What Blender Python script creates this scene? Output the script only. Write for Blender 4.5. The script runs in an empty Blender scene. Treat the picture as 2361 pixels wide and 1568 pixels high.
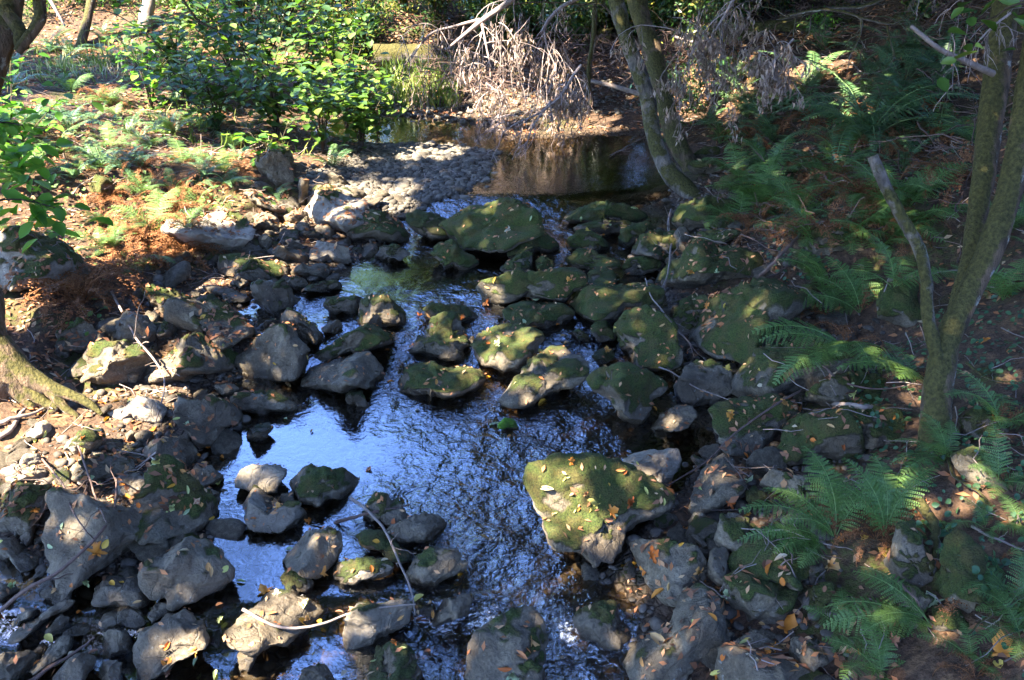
import bpy, math, random
import numpy as np
from mathutils import Vector, Euler
from mathutils.bvhtree import BVHTree
# ---------------------------------------------------------------- camera
sc = bpy.context.scene
R = math.radians
CAMH, PITCH, FV = 4.0, R(27.0), 2267.0          # height, downward pitch, focal length in 2361-px units
SUNDIR = np.array([-0.55, -0.36, 0.80]); SUNDIR /= np.linalg.norm(SUNDIR)
cd = bpy.data.cameras.new("camera"); cam = bpy.data.objects.new("camera", cd)
sc.collection.objects.link(cam); sc.camera = cam
cd.sensor_width = 36; cd.lens = 36 * FV / 2361.0; cd.clip_end = 500; cd.clip_start = .05
cam.location = (0, 0, CAMH); cam.rotation_euler = (R(90) - PITCH, 0, 0)
# ---------------------------------------------------------------- light
w = bpy.data.worlds.new("World"); sc.world = w; w.use_nodes = True
nt = w.node_tree; bg = nt.nodes['Background']
sky = nt.nodes.new('ShaderNodeTexSky'); sky.sky_type = 'NISHITA'; sky.sun_disc = False
sky.sun_elevation = math.asin(SUNDIR[2]); sky.sun_rotation = math.atan2(SUNDIR[0], SUNDIR[1])
sky.air_density = 1.0; sky.dust_density = .25; sky.ozone_density = 4.0
hs = nt.nodes.new('ShaderNodeHueSaturation'); hs.inputs['Saturation'].default_value = 1.14; hs.inputs['Hue'].default_value = .515
nt.links.new(sky.outputs[0], hs.inputs['Color']); nt.links.new(hs.outputs[0], bg.inputs[0]); bg.inputs[1].default_value = 0.15
sd = bpy.data.lights.new("sun", 'SUN'); sd.energy = 4.2; sd.angle = R(.53); sd.color = (1, .90, .74)
so = bpy.data.objects.new("sun", sd); sc.collection.objects.link(so)
so.rotation_euler = Vector(SUNDIR.tolist()).to_track_quat('Z', 'Y').to_euler()
sc.view_settings.view_transform = 'Standard'; sc.view_settings.look = 'None'
sc.view_settings.exposure = 3.95; sc.view_settings.gamma = 1
sc.cycles.use_denoising = True; sc.cycles.max_bounces = 6; sc.cycles.diffuse_bounces = 2
sc.cycles.glossy_bounces = 3; sc.cycles.transmission_bounces = 3; sc.cycles.transparent_max_bounces = 6
sc.cycles.caustics_reflective = False; sc.cycles.caustics_refractive = False; sc.cycles.sample_clamp_indirect = 4
# ---------------------------------------------------------------- helpers: noise
def _h(ix, iy, iz, s):
    n = (ix * 374761393 + iy * 668265263 + iz * 2147483647 + s * 144665) & 0xffffffff
    n = ((n ^ (n >> 13)) * 1274126177) & 0xffffffff
    n = ((n ^ (n >> 16)) * 2246822519) & 0xffffffff
    return ((n ^ (n >> 15)) & 0xffffff) / float(0xffffff) * 2 - 1
def vn(p, s=0):
    p = np.asarray(p, float); i = np.floor(p).astype(np.int64); f = p - i; f = f * f * f * (f * (f * 6 - 15) + 10)
    x, y, z = i[..., 0], i[..., 1], i[..., 2]; u, v, t = f[..., 0], f[..., 1], f[..., 2]; o = 0
    for a in (0, 1):
        for b in (0, 1):
            for c in (0, 1):
                o = o + _h(x + a, y + b, z + c, s) * (u if a else 1 - u) * (v if b else 1 - v) * (t if c else 1 - t)
    return o
def fbm(p, s=0, oct=4, g=.5):
    p = np.asarray(p, float); a, t = 1., 0
    for k in range(oct): t = t + a * vn(p * 2**k + 17.3 * k, s + k); a *= g
    return t
def sst(a, b, x): t = np.clip((x - a) / (b - a), 0, 1); return t * t * (3 - 2 * t)
# ---------------------------------------------------------------- helpers: picture <-> world
CP, SP = math.cos(PITCH), math.sin(PITCH)
AX = np.array([[1, 0, 0], [0, SP, CP], [0, CP, -SP]])      # right, up, forward
CAM = np.array([0, 0, CAMH])
def ray(px, py): return AX[2] + AX[0] * (px - 1180.5) / FV + AX[1] * (784 - py) / FV
def at(px, py, d): return CAM + ray(px, py) * d
def proj(P):
    q = (np.asarray(P, float) - CAM) @ AX.T; z = np.maximum(q[..., 2], 1e-3)
    return 1180.5 + FV * q[..., 0] / z, 784 - FV * q[..., 1] / z, q[..., 2]
def zplane(px, py, z=0.):
    r = ray(px, py); return CAM + r * ((z - CAMH) / r[2])
# ---------------------------------------------------------------- ground shape
def W(x, y):      # water surface steps
    yy = y + .10 * np.sin(x * 2.1) - .12 * x * sst(5, 9, y)
    return -.14 + .12 * sst(4.22, 4.5, yy) + .12 * sst(7.35, 8.15, yy) + .14 * sst(10.5, 11.3, yy)
SHORE = [(-300,1700),(-220,1300),(0,1270),(130,1290),(240,1340),(340,1290),(500,1230),(470,1090),(455,1045),(545,990),(575,905),(520,880),
 (600,872),(690,860),(680,800),(600,770),(560,690),(690,655),(780,625),(860,575),(930,545),(925,500),(960,478),(1050,452),(1125,405),
 (1140,350),(1060,338),(1000,332),(840,332),(740,300),(800,262),(1000,272),(1090,292),(1180,322),(1300,318),(1500,312),(1575,400),(1545,470),
 (1580,520),(1500,600),(1545,700),(1600,850),(1720,880),(1650,960),(1650,1040),(1570,1130),(1470,1230),(1400,1320),(1480,1420),(1450,1700)]
SH = []
for p in SHORE:
    z = 0.
    for _ in range(3): q = zplane(p[0], p[1], z); z = float(W(q[0], q[1]))
    SH.append(q[:2])
SH = np.array(SH)
def sdist(x, y):
    P = np.stack([x, y], -1).astype(float); best = np.full(P.shape[:-1], 1e9); ins = np.zeros(P.shape[:-1], bool)
    for i in range(len(SH)):
        a, b = SH[i], SH[(i + 1) % len(SH)]; e = b - a; d = P - a
        t = np.clip((d @ e) / (e @ e), 0, 1); q = d - t[..., None] * e; best = np.minimum(best, (q ** 2).sum(-1))
        c = ((a[1] > P[..., 1]) != (b[1] > P[..., 1])) & (P[..., 0] < e[0] * (P[..., 1] - a[1]) / (e[1] + 1e-12) + a[0]); ins ^= c
    return np.sqrt(best) * np.where(ins, -1, 1)
def T0(x, y):
    x = np.asarray(x, float); y = np.asarray(y, float)
    d = sdist(x, y); z = np.zeros_like(x)
    n = fbm(np.stack([x * .8, y * .8, z], -1), 3, 4); n2 = fbm(np.stack([x * 4, y * 4, z], -1), 9, 3)
    base = W(x, y); D = np.maximum(d, 0)
    xc = .3 + .12 * y
    side = sst(-.8, .8, x - xc)
    far = sst(14.5, 17.5, y)
    L = .005 + .10 * np.minimum(D, 1.5) + .20 * np.maximum(D - 1.2, 0) * (1 - .45 * sst(3, 6, D)) + .07 * n * sst(.1, 1.5, D)
    Rr = .04 + .28 * np.minimum(D, 1.2) + .50 * np.maximum(D - 1.0, 0) + .16 * n * sst(.1, 1.5, D)
    Ff = .005 + .08 * D + .22 * np.maximum(y - 17.5, 0) + .10 * n * sst(.5, 2, D) + .25 * sst(1.5, 4.5, x) * D * .6
    out = L * (1 - side) + Rr * side
    out = out * (1 - far) + Ff * far * (1 - sst(3, 7, x) * .0) 
    out = np.minimum(out, 2.2 + .35 * (out - 2.2)) if False else np.where(out > 2.2, 2.2 + .6 * (out - 2.2), out)
    dep = (.02 + np.minimum(.38 * -np.minimum(d, 0), .30 + .30 * sst(11.2, 12.5, y))) * (.75 + .35 * n)
    bar = np.exp(-(((x + 1.05) / .9) ** 2 + ((y - 12.6) / 1.3) ** 2))
    return base + np.where(d > 0, out * (1 - .6 * bar), -dep) * 1.0 + .02 * n2
T = T0
def ground(px, py, off=0., water=True):
    r = ray(px, py); t = np.concatenate([np.arange(3.4, 20, .04), np.arange(20, 60, .2)])
    P = CAM + r * t[:, None]; h = T(P[:, 0], P[:, 1])
    if water: h = np.maximum(h, W(P[:, 0], P[:, 1]))
    k = np.nonzero(P[:, 2] < h + off)[0]
    if not len(k): return P[-1]
    k = k[0]
    if k == 0: return P[0]
    a = P[k - 1, 2] - h[k - 1] - off; b = P[k, 2] - h[k] - off; f = a / (a - b); q = P[k - 1] * (1 - f) + P[k] * f
    return q
# ---------------------------------------------------------------- helpers: meshes
def mesh_np(name, V, F, mat=None, smooth=False, attrs=None):
    V = np.ascontiguousarray(V, np.float32); F = np.ascontiguousarray(F, np.int32); m, k = F.shape
    me = bpy.data.meshes.new(name); me.vertices.add(len(V)); me.vertices.foreach_set('co', V.ravel())
    me.loops.add(m * k); me.loops.foreach_set('vertex_index', F.ravel())
    me.polygons.add(m); me.polygons.foreach_set('loop_start', np.arange(m, dtype=np.int32) * k)
    me.update(calc_edges=True); me.validate()
    if smooth: me.polygons.foreach_set('use_smooth', np.ones(len(me.polygons), bool))
    for an, dat in (attrs or {}).items():
        a = me.attributes.new(an, 'FLOAT', 'POINT'); a.data.foreach_set('value', np.ascontiguousarray(dat, np.float32))
    if mat: me.materials.append(mat)
    return me
def link(name, me, parent=None, loc=(0, 0, 0)):
    o = bpy.data.objects.new(name, me); sc.collection.objects.link(o); o.location = loc
    if parent: o.parent = parent
    return o
def tag(o, label, cat, group=None, kind=None):
    o['label'] = label; o['category'] = cat
    if group: o['group'] = group
    if kind: o['kind'] = kind
    return o
def empty(name, loc, rz=0.):
    o = bpy.data.objects.new(name, None); sc.collection.objects.link(o); o.location = loc; o.rotation_euler = (0, 0, rz); o.empty_display_size = .1
    return o
class MB:
    def __init__(s): s.V = []; s.F = []; s.A = []; s.n = 0
    def add(s, V, F, tone=None):
        s.V.append(V); s.F.append(F + s.n); s.n += len(V); s.A.append(np.full(len(V), .5) if tone is None else np.broadcast_to(tone, (len(V),)))
    def mesh(s, name, mat, smooth=True): return mesh_np(name, np.concatenate(s.V), np.concatenate(s.F), mat, smooth, {'tone': np.concatenate(s.A)})
def tube(pts, rad, k=8, rough=0., seed=0, close=True):
    P = np.asarray(pts, float); n = len(P); rad = np.broadcast_to(rad, (n,)).astype(float)
    Tn = np.gradient(P, axis=0); Tn /= np.linalg.norm(Tn, axis=1)[:, None] + 1e-9
    ref = np.array([.13, .97, .2]) if abs(Tn[n // 2][1]) < .8 else np.array([1, .1, .05])
    A = np.cross(Tn, ref); A /= np.linalg.norm(A, axis=1)[:, None] + 1e-9; B = np.cross(Tn, A)
    th = np.arange(k) / k * 2 * np.pi
    V = P[:, None] + rad[:, None, None] * (np.cos(th)[None, :, None] * A[:, None] + np.sin(th)[None, :, None] * B[:, None])
    V = V.reshape(-1, 3)
    if rough:
        C = np.repeat(P, k, 0); d = V - C; r = np.linalg.norm(d, axis=1)[:, None] + 1e-9
        V = C + d * (1 + rough * fbm(V / (rad.max() * 1.6), seed, 3)[:, None])
    i = np.arange(n - 1)[:, None] * k; j = np.arange(k)[None]; j2 = (j + 1) % k
    F = np.stack([i + j, i + j2, i + k + j2, i + k + j], -1).reshape(-1, 4)
    if close:
        V = np.concatenate([V, P[:1], P[-1:]]); a, b = n * k, n * k + 1; jj = np.arange(k); q = (jj + 1) % k
        F = np.concatenate([F, np.stack([np.full(k, a), q, jj, np.full(k, a)], 1), np.stack([np.full(k, b), (n - 1) * k + jj, (n - 1) * k + q, np.full(k, b)], 1)])
    return V, F
def spline(ctrl, n):
    C = np.asarray(ctrl, float); m = len(C)
    if m < 3: return C[0] + (C[-1] - C[0]) * np.linspace(0, 1, n)[:, None]
    Cp = np.vstack([2 * C[0] - C[1], C, 2 * C[-1] - C[-2]]); out = []
    for u in np.linspace(0, m - 1 - 1e-6, n):
        i = int(u); t = u - i; a, b, c, d = Cp[i:i + 4]
        out.append(.5 * (2 * b + (c - a) * t + (2 * a - 5 * b + 4 * c - d) * t * t + (3 * b - a - 3 * c + d) * t ** 3))
    return np.array(out)
# degenerate quads of tube caps are cleaned by validate()
TPL = {
 'lance': (np.array([[0,0,0],[.45,.5,.08],[1,0,-.05],[.45,-.5,.08]], float), np.array([[0,3,2,1]])),
 'oval': (np.array([[0,0,0],[.2,.36,.05],[.5,.5,.09],[.82,.3,.03],[1,0,-.1],[.82,-.3,.03],[.5,-.5,.09],[.2,-.36,.05]], float), np.array([[0,4,3,2,1],[0,7,6,5,4]])),
}
_mp = []
for a_, r_ in [(180,.12),(205,.35),(222,.55),(235,.42),(250,.3),(268,.72),(282,.95),(296,.75),(310,.42),(330,.85),(345,.9),(0,1.15),(15,.9),(30,.85),(50,.42),(64,.75),(78,.95),(92,.72),(110,.3),(125,.42),(138,.55),(155,.35)]:
    _mp.append([.5 + .5 * r_ * math.cos(R(a_)) * .9, .55 * r_ * math.sin(R(a_)), .10 * r_ * r_ * math.cos(R(a_ * 3))])
_mv = np.array([[.42, 0, 0]] + _mp); _k = len(_mp)
TPL['maple'] = (_mv, np.array([[0, 1 + i, 1 + (i + 1) % _k] for i in range(_k)])[:, ::-1])
def norm(v): return v / (np.linalg.norm(v, axis=-1, keepdims=True) + 1e-9)
def leaves(P, dirs, nrm, L, wd, kind='lance', curl=1.):
    tv, tf = TPL[kind]; P = np.asarray(P, float); n = len(P)
    d = norm(np.broadcast_to(dirs, (n, 3))); s = norm(np.cross(np.broadcast_to(nrm, (n, 3)), d)); u = np.cross(d, s)
    L = np.broadcast_to(L, (n,)); wd = np.broadcast_to(wd, (n,))
    V = P[:, None] + L[:, None, None] * tv[None, :, 0, None] * d[:, None] + wd[:, None, None] * tv[None, :, 1, None] * s[:, None] + (L * curl)[:, None, None] * tv[None, :, 2, None] * u[:, None]
    F = tf[None] + (np.arange(n) * len(tv))[:, None, None]
    return V.reshape(-1, 3), F.reshape(-1, tf.shape[1]), len(tv)
def rdir(rng, n): return norm(rng.normal(size=(n, 3)))
def leafmesh(name, rng, P, dirs, nrm, L, wd, mat, kind='lance', tone=None, curl=1.):
    V, F, k = leaves(P, dirs, nrm, L, wd, kind, curl)
    tone = rng.random(len(P)) if tone is None else tone
    return mesh_np(name, V, F, mat, False, {'tone': np.repeat(tone, k)})
# ---------------------------------------------------------------- materials
def newmat(name):
    m = bpy.data.materials.new(name); m.use_nodes = True; t = m.node_tree; t.nodes.clear()
    return m, t, (lambda ty, **kw: _nd(t, ty, kw)), t.links.new
def _nd(t, ty, kw):
    n = t.nodes.new('ShaderNode' + ty)
    for k, v in kw.items(): setattr(n, k, v)
    return n
def ramp(n, stops):
    cr = n.color_ramp
    while len(cr.elements) > 1: cr.elements.remove(cr.elements[-1])
    for i, (p, c) in enumerate(stops):
        e = cr.elements[0] if i == 0 else cr.elements.new(p)
        e.position = p; e.color = (*c, 1) if len(c) == 3 else c
    return n
def mixc(N, Lk, fac, a, b, mode='MIX'):
    m = N('MixRGB', blend_type=mode)
    for s, v in ((0, fac), (1, a), (2, b)):
        if isinstance(v, bpy.types.NodeSocket): Lk(v, m.inputs[s])
        else: m.inputs[s].default_value = v if s == 0 else (*v, 1)
    return m.outputs[0]
def mth(N, Lk, op, a, b=0., clamp=False):
    m = N('Math', operation=op, use_clamp=clamp)
    for s, v in ((0, a), (1, b)):
        if isinstance(v, bpy.types.NodeSocket): Lk(v, m.inputs[s])
        else: m.inputs[s].default_value = v
    return m.outputs[0]
def noise(N, Lk, co, sc_, det=4, rough=.6, dist=0.):
    n = N('TexNoise'); n.inputs['Scale'].default_value = sc_; n.inputs['Detail'].default_value = det
    n.inputs['Roughness'].default_value = rough; n.inputs['Distortion'].default_value = dist; Lk(co, n.inputs['Vector']); return n.outputs['Fac']
def mr(N, Lk, v, a, b, c=0., d=1.):
    m = N('MapRange'); Lk(v, m.inputs[0])
    for i, k in enumerate((a, b, c, d)): m.inputs[i + 1].default_value = k
    return m.outputs[0]
def attr(N, name, typ='GEOMETRY'):
    a = N('Attribute', attribute_type=typ); a.attribute_name = name; return a.outputs['Fac']
def leaf_mat(name, cols, rough=.5, tr=.3, spec=.4, objvar=.15):
    m, t, N, Lk = newmat(name); o = N('OutputMaterial'); p = N('BsdfPrincipled'); tl = N('BsdfTranslucent'); mx = N('MixShader')
    cr = ramp(N('ValToRGB'), [(i / max(1, len(cols) - 1), c) for i, c in enumerate(cols)])
    tone = attr(N, 'tone'); oi = N('ObjectInfo')
    f = mth(N, Lk, 'ADD', tone, mth(N, Lk, 'MULTIPLY', mth(N, Lk, 'SUBTRACT', oi.outputs['Random'], .5), objvar * 2), True)
    Lk(f, cr.inputs[0]); Lk(cr.outputs[0], p.inputs['Base Color'])
    tc = mixc(N, Lk, 1., cr.outputs[0], (1.15, 1.35, .55), 'MULTIPLY'); Lk(tc, tl.inputs[0])
    p.inputs['Roughness'].default_value = rough; p.inputs['Specular IOR Level'].default_value = spec
    mx.inputs[0].default_value = tr; Lk(p.outputs[0], mx.inputs[1]); Lk(tl.outputs[0], mx.inputs[2]); Lk(mx.outputs[0], o.inputs[0])
    return m
def bark_mat(name, c1, c2, moss=0., lichen=.3, scale=1.):
    m, t, N, Lk = newmat(name); o = N('OutputMaterial'); p = N('BsdfPrincipled'); tc = N('TexCoord').outputs['Object']
    mp = N('Mapping'); mp.inputs['Scale'].default_value = (1, 1, .18); Lk(tc, mp.inputs[0])
    n1 = noise(N, Lk, mp.outputs[0], 18 * scale, 6, .65); n2 = noise(N, Lk, tc, 7 * scale, 5, .7); n3 = noise(N, Lk, tc, 45 * scale, 3, .6)
    col = mixc(N, Lk, mr(N, Lk, n1, .35, .65), c1, c2)
    col = mixc(N, Lk, mth(N, Lk, 'MULTIPLY', mr(N, Lk, n2, .56, .62), lichen), col, (.42, .43, .36))
    g = N('NewGeometry'); sx = N('SeparateXYZ'); Lk(g.outputs['Normal'], sx.inputs[0])
    f = mth(N, Lk, 'ADD', mth(N, Lk, 'MULTIPLY', sx.outputs[2], .25), mth(N, Lk, 'ADD', mth(N, Lk, 'MULTIPLY', sx.outputs[0], -.12), noise(N, Lk, tc, 3.5 * scale, 5, .7)))
    mf = mr(N, Lk, f, .62 - .3 * moss, .70 - .3 * moss); mc = mixc(N, Lk, mr(N, Lk, n3, .3, .7), (.022, .022, .006), (.085, .072, .02))
    col = mixc(N, Lk, mf, col, mc) if moss > 0 else col
    Lk(col, p.inputs['Base Color']); p.inputs['Roughness'].default_value = .85; p.inputs['Specular IOR Level'].default_value = .2
    b = N('Bump'); b.inputs['Strength'].default_value = .8; b.inputs['Distance'].default_value = .03 / scale
    Lk(mth(N, Lk, 'ADD', n1, mth(N, Lk, 'MULTIPLY', n3, .5)), b.inputs['Height']); Lk(b.outputs[0], p.inputs['Normal']); Lk(p.outputs[0], o.inputs[0])
    return m
def rock_mat():
    m, t, N, Lk = newmat("mossy_stone"); o = N('OutputMaterial'); p = N('BsdfPrincipled'); tc = N('TexCoord').outputs['Object']
    oi = N('ObjectInfo'); ad = N('VectorMath', operation='ADD'); Lk(tc, ad.inputs[0])
    sc3 = N('VectorMath', operation='SCALE'); sc3.inputs[0].default_value = (13, 7, 29); Lk(oi.outputs['Random'], sc3.inputs[3]); Lk(sc3.outputs[0], ad.inputs[1]); co = ad.outputs[0]
    big = noise(N, Lk, co, 3.2, 6, .6, .4); mid = noise(N, Lk, co, 14, 6, .7); fine = noise(N, Lk, co, 60, 4, .7)
    col = ramp(N('ValToRGB'), [(.28, (.046, .036, .023)), (.42, (.086, .070, .047)), (.55, (.122, .101, .068)), (.72, (.21, .178, .122))]); Lk(big, col.inputs[0])
    c = mixc(N, Lk, .55, col.outputs[0], mixc(N, Lk, mr(N, Lk, mid, .3, .7), (.25, .25, .25), (1.75, 1.7, 1.6)), 'MULTIPLY')
    c = mixc(N, Lk, .7, c, mixc(N, Lk, mr(N, Lk, fine, .3, .7), (.4, .4, .4), (1.6, 1.6, 1.6)), 'MULTIPLY')
    c = mixc(N, Lk, mth(N, Lk, 'MULTIPLY', oi.outputs['Random'], .5), c, mixc(N, Lk, .5, c, (.14, .10, .065)))
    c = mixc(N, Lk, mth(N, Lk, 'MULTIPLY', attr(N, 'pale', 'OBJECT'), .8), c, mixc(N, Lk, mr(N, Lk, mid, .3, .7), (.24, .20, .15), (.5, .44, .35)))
    # pale lichen flecks, brown stains
    lic = mr(N, Lk, noise(N, Lk, co, 26, 3, .5), .68, .72); c = mixc(N, Lk, mth(N, Lk, 'MULTIPLY', lic, .45), c, (.27, .27, .23))
    st = mr(N, Lk, noise(N, Lk, co, 5, 4, .6, .8), .55, .68); c = mixc(N, Lk, mth(N, Lk, 'MULTIPLY', st, .35), c, (.11, .075, .04))
    # moss
    mv = attr(N, 'moss'); mf = mr(N, Lk, mth(N, Lk, 'ADD', mv, mth(N, Lk, 'ADD', mth(N, Lk, 'MULTIPLY', mth(N, Lk, 'SUBTRACT', fine, .5), .55), mth(N, Lk, 'MULTIPLY', mth(N, Lk, 'SUBTRACT', mid, .5), .9))), .34, .70)
    mn = noise(N, Lk, co, 95, 4, .75); mn2 = noise(N, Lk, co, 9, 4, .6)
    mc = mixc(N, Lk, mr(N, Lk, mn, .32, .68), (.013, .021, .005), (.085, .112, .020))
    mc = mixc(N, Lk, mth(N, Lk, 'MULTIPLY', mr(N, Lk, mn2, .42, .62), .65), mc, mixc(N, Lk, mr(N, Lk, mn, .3, .7), (.045, .030, .010), (.135, .10, .03)))
    viv = attr(N, 'vivid', 'OBJECT'); mc = mixc(N, Lk, viv, mc, (.12, .26, .02))
    c = mixc(N, Lk, mf, c, mc)
    wet = attr(N, 'wet'); c = mixc(N, Lk, mth(N, Lk, 'MULTIPLY', wet, .75), c, mixc(N, Lk, 1., c, (.30, .27, .22), 'MULTIPLY'))
    Lk(c, p.inputs['Base Color'])
    ro = mth(N, Lk, 'SUBTRACT', .82, mth(N, Lk, 'MULTIPLY', wet, .52)); Lk(mth(N, Lk, 'ADD', ro, mth(N, Lk, 'MULTIPLY', mf, .3), True), p.inputs['Roughness'])
    p.inputs['Specular IOR Level'].default_value = .3
    h = mth(N, Lk, 'ADD', mth(N, Lk, 'MULTIPLY', mid, .9), mth(N, Lk, 'MULTIPLY', fine, .35)); h = mth(N, Lk, 'ADD', h, mth(N, Lk, 'MULTIPLY', mf, mth(N, Lk, 'ADD', .3, mth(N, Lk, 'MULTIPLY', mn, .9))))
    vo = N('TexVoronoi', feature='DISTANCE_TO_EDGE'); vo.inputs['Scale'].default_value = 2.6; dn = N('TexNoise'); dn.inputs['Scale'].default_value = 2.5; Lk(co, dn.inputs['Vector'])
    wv = N('VectorMath', operation='ADD'); Lk(co, wv.inputs[0]); Lk(dn.outputs['Color'], wv.inputs[1]); Lk(wv.outputs[0], vo.inputs['Vector'])
    h = mth(N, Lk, 'ADD', h, mth(N, Lk, 'MULTIPLY', mr(N, Lk, vo.outputs['Distance'], 0, .03), .16))
    b = N('Bump'); b.inputs['Strength'].default_value = 1.; b.inputs['Distance'].default_value = .028; Lk(h, b.inputs['Height']); Lk(b.outputs[0], p.inputs['Normal'])
    Lk(p.outputs[0], o.inputs[0]); return m
def ground_mat():
    m, t, N, Lk = newmat("forest_soil"); o = N('OutputMaterial'); p = N('BsdfPrincipled'); co = N('TexCoord').outputs['Object']
    n1 = noise(N, Lk, co, 1.2, 6, .6); n2 = noise(N, Lk, co, 22, 5, .7); n3 = noise(N, Lk, co, 6, 5, .7)
    soil = mixc(N, Lk, mr(N, Lk, n2, .3, .7), (.020, .012, .007), (.115, .066, .038)); soil = mixc(N, Lk, mr(N, Lk, n3, .52, .62), soil, mixc(N, Lk, mr(N, Lk, n2, .3, .7), (.05, .03, .015), (.20, .11, .055)))
    soil = mixc(N, Lk, mth(N, Lk, 'MULTIPLY', mr(N, Lk, n1, .52, .6), mr(N, Lk, n2, .4, .6)), soil, (.05, .06, .012))
    v = N('TexVoronoi'); v.inputs['Scale'].default_value = 16; Lk(co, v.inputs['Vector']); ve = N('TexVoronoi', feature='DISTANCE_TO_EDGE'); ve.inputs['Scale'].default_value = 16; Lk(co, ve.inputs['Vector'])
    peb = mixc(N, Lk, v.outputs['Color'], (.06, .045, .03), (.13, .10, .07)); peb = mixc(N, Lk, mr(N, Lk, ve.outputs['Distance'], 0, .12), (.02, .014, .01), peb)
    bed = attr(N, 'bed'); c = mixc(N, Lk, bed, soil, peb)
    wet = attr(N, 'wet'); c = mixc(N, Lk, mth(N, Lk, 'MULTIPLY', wet, .7), c, mixc(N, Lk, 1., c, (.5, .38, .27), 'MULTIPLY'))
    Lk(c, p.inputs['Base Color']); Lk(mr(N, Lk, wet, 0, 1, .95, .5), p.inputs['Roughness']); p.inputs['Specular IOR Level'].default_value = .25
    b = N('Bump'); b.inputs['Strength'].default_value = 1; b.inputs['Distance'].default_value = .03
    Lk(mth(N, Lk, 'ADD', n2, mth(N, Lk, 'MULTIPLY', bed, mr(N, Lk, ve.outputs['Distance'], 0, .2))), b.inputs['Height']); Lk(b.outputs[0], p.inputs['Normal']); Lk(p.outputs[0], o.inputs[0]); return m
def water_mat():
    m, t, N, Lk = newmat("stream_water"); o = N('OutputMaterial'); co = N('TexCoord').outputs['Object']
    mp = N('Mapping'); mp.inputs['Scale'].default_value = (1, 1.0, 1); mp.inputs['Rotation'].default_value = (0, 0, R(25)); Lk(co, mp.inputs[0])
    a = noise(N, Lk, mp.outputs[0], 9, 3, .55, .6); bb = noise(N, Lk, mp.outputs[0], 30, 3, .6, .5)
    tb = attr(N, 'turb')
    st = mth(N, Lk, 'ADD', .05, mth(N, Lk, 'MULTIPLY', tb, .95))
    h = mth(N, Lk, 'ADD', a, mth(N, Lk, 'MULTIPLY', bb, .32))
    b = N('Bump'); b.inputs['Distance'].default_value = .05; Lk(st, b.inputs['Strength']); Lk(h, b.inputs['Height'])
    fr = N('Fresnel'); fr.inputs['IOR'].default_value = 1.42; Lk(b.outputs[0], fr.inputs['Normal'])
    gl = N('BsdfGlossy'); gl.inputs['Roughness'].default_value = .015; Lk(b.outputs[0], gl.inputs['Normal']); gl.inputs['Color'].default_value = (1, 1, 1, 1)
    tr = N('BsdfTransparent'); Lk(mixc(N, Lk, attr(N, 'deep'), (.80, .72, .58), (.06, .04, .02)), tr.inputs[0])
    mx = N('MixShader'); Lk(mth(N, Lk, 'MULTIPLY', mth(N, Lk, 'POWER', fr.outputs[0], .5), .8, True), mx.inputs[0]); Lk(tr.outputs[0], mx.inputs[1]); Lk(gl.outputs[0], mx.inputs[2])
    fo = N('BsdfDiffuse'); fo.inputs[0].default_value = (.75, .8, .85, 1); m2 = N('MixShader'); fm = attr(N, 'foam')
    ff = mr(N, Lk, mth(N, Lk, 'ADD', fm, mth(N, Lk, 'MULTIPLY', mth(N, Lk, 'SUBTRACT', noise(N, Lk, co, 38, 4, .7), .5), 1.6)), .72, 1.1, 0, .6)
    Lk(ff, m2.inputs[0]); Lk(mx.outputs[0], m2.inputs[1]); Lk(fo.outputs[0], m2.inputs[2]); Lk(m2.outputs[0], o.inputs[0]); return m
def plain(name, c1, c2, s=20, rough=.8):
    m, t, N, Lk = newmat(name); o = N('OutputMaterial'); p = N('BsdfPrincipled'); co = N('TexCoord').outputs['Object']
    tn = attr(N, 'tone'); n = noise(N, Lk, co, s, 5, .7); Lk(mixc(N, Lk, mr(N, Lk, mth(N, Lk, 'ADD', n, mth(N, Lk, 'MULTIPLY', mth(N, Lk, 'SUBTRACT', tn, .5), .7)), .2, .8), c1, c2), p.inputs['Base Color'])
    p.inputs['Roughness'].default_value = rough; p.inputs['Specular IOR Level'].default_value = .3; Lk(p.outputs[0], o.inputs[0]); return m
M_rock = rock_mat(); M_ground = ground_mat(); M_water = water_mat()
M_cob = plain('river_cobble', (.035, .029, .021), (.14, .12, .09), 30)
M_cob2 = plain('shore_pebble', (.03, .024, .017), (.13, .105, .08), 30)
M_barkm = bark_mat('mossy_bark', (.035, .025, .015), (.15, .10, .06), .42, .6)
M_bark = bark_mat('lichen_bark', (.045, .038, .03), (.17, .14, .11), .35, .8)
M_barkd = bark_mat('dark_bark', (.025, .018, .013), (.09, .065, .05), .2, .3)
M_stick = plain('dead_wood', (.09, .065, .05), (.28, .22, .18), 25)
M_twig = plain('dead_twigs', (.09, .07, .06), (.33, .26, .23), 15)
M_maroon = plain('brown_stick', (.05, .03, .022), (.16, .10, .075), 25)
M_sword = leaf_mat('sword_fern', [(.03, .070, .028), (.065, .13, .048), (.13, .20, .07)], .42, .22, .5)
M_lady = leaf_mat('lady_fern', [(.05, .10, .022), (.09, .16, .035), (.14, .22, .06)], .5, .3)
M_dead = leaf_mat('dead_fern', [(.09, .035, .014), (.18, .075, .03), (.27, .13, .06)], .8, .15, .1)
M_broad = leaf_mat('broad_leaf', [(.03, .07, .012), (.065, .13, .02), (.14, .20, .035)], .42, .4, .45)
M_lime = leaf_mat('lime_leaf', [(.06, .16, .02), (.10, .24, .03), (.2, .3, .05)], .5, .5, .3)
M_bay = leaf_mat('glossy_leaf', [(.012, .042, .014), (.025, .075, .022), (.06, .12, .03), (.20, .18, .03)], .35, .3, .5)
M_sunny = leaf_mat('sunlit_leaf', [(.05, .12, .03), (.10, .19, .04), (.22, .26, .06)], .5, .45, .3)  # lighter leaf green, sunlight put into the colour
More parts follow.
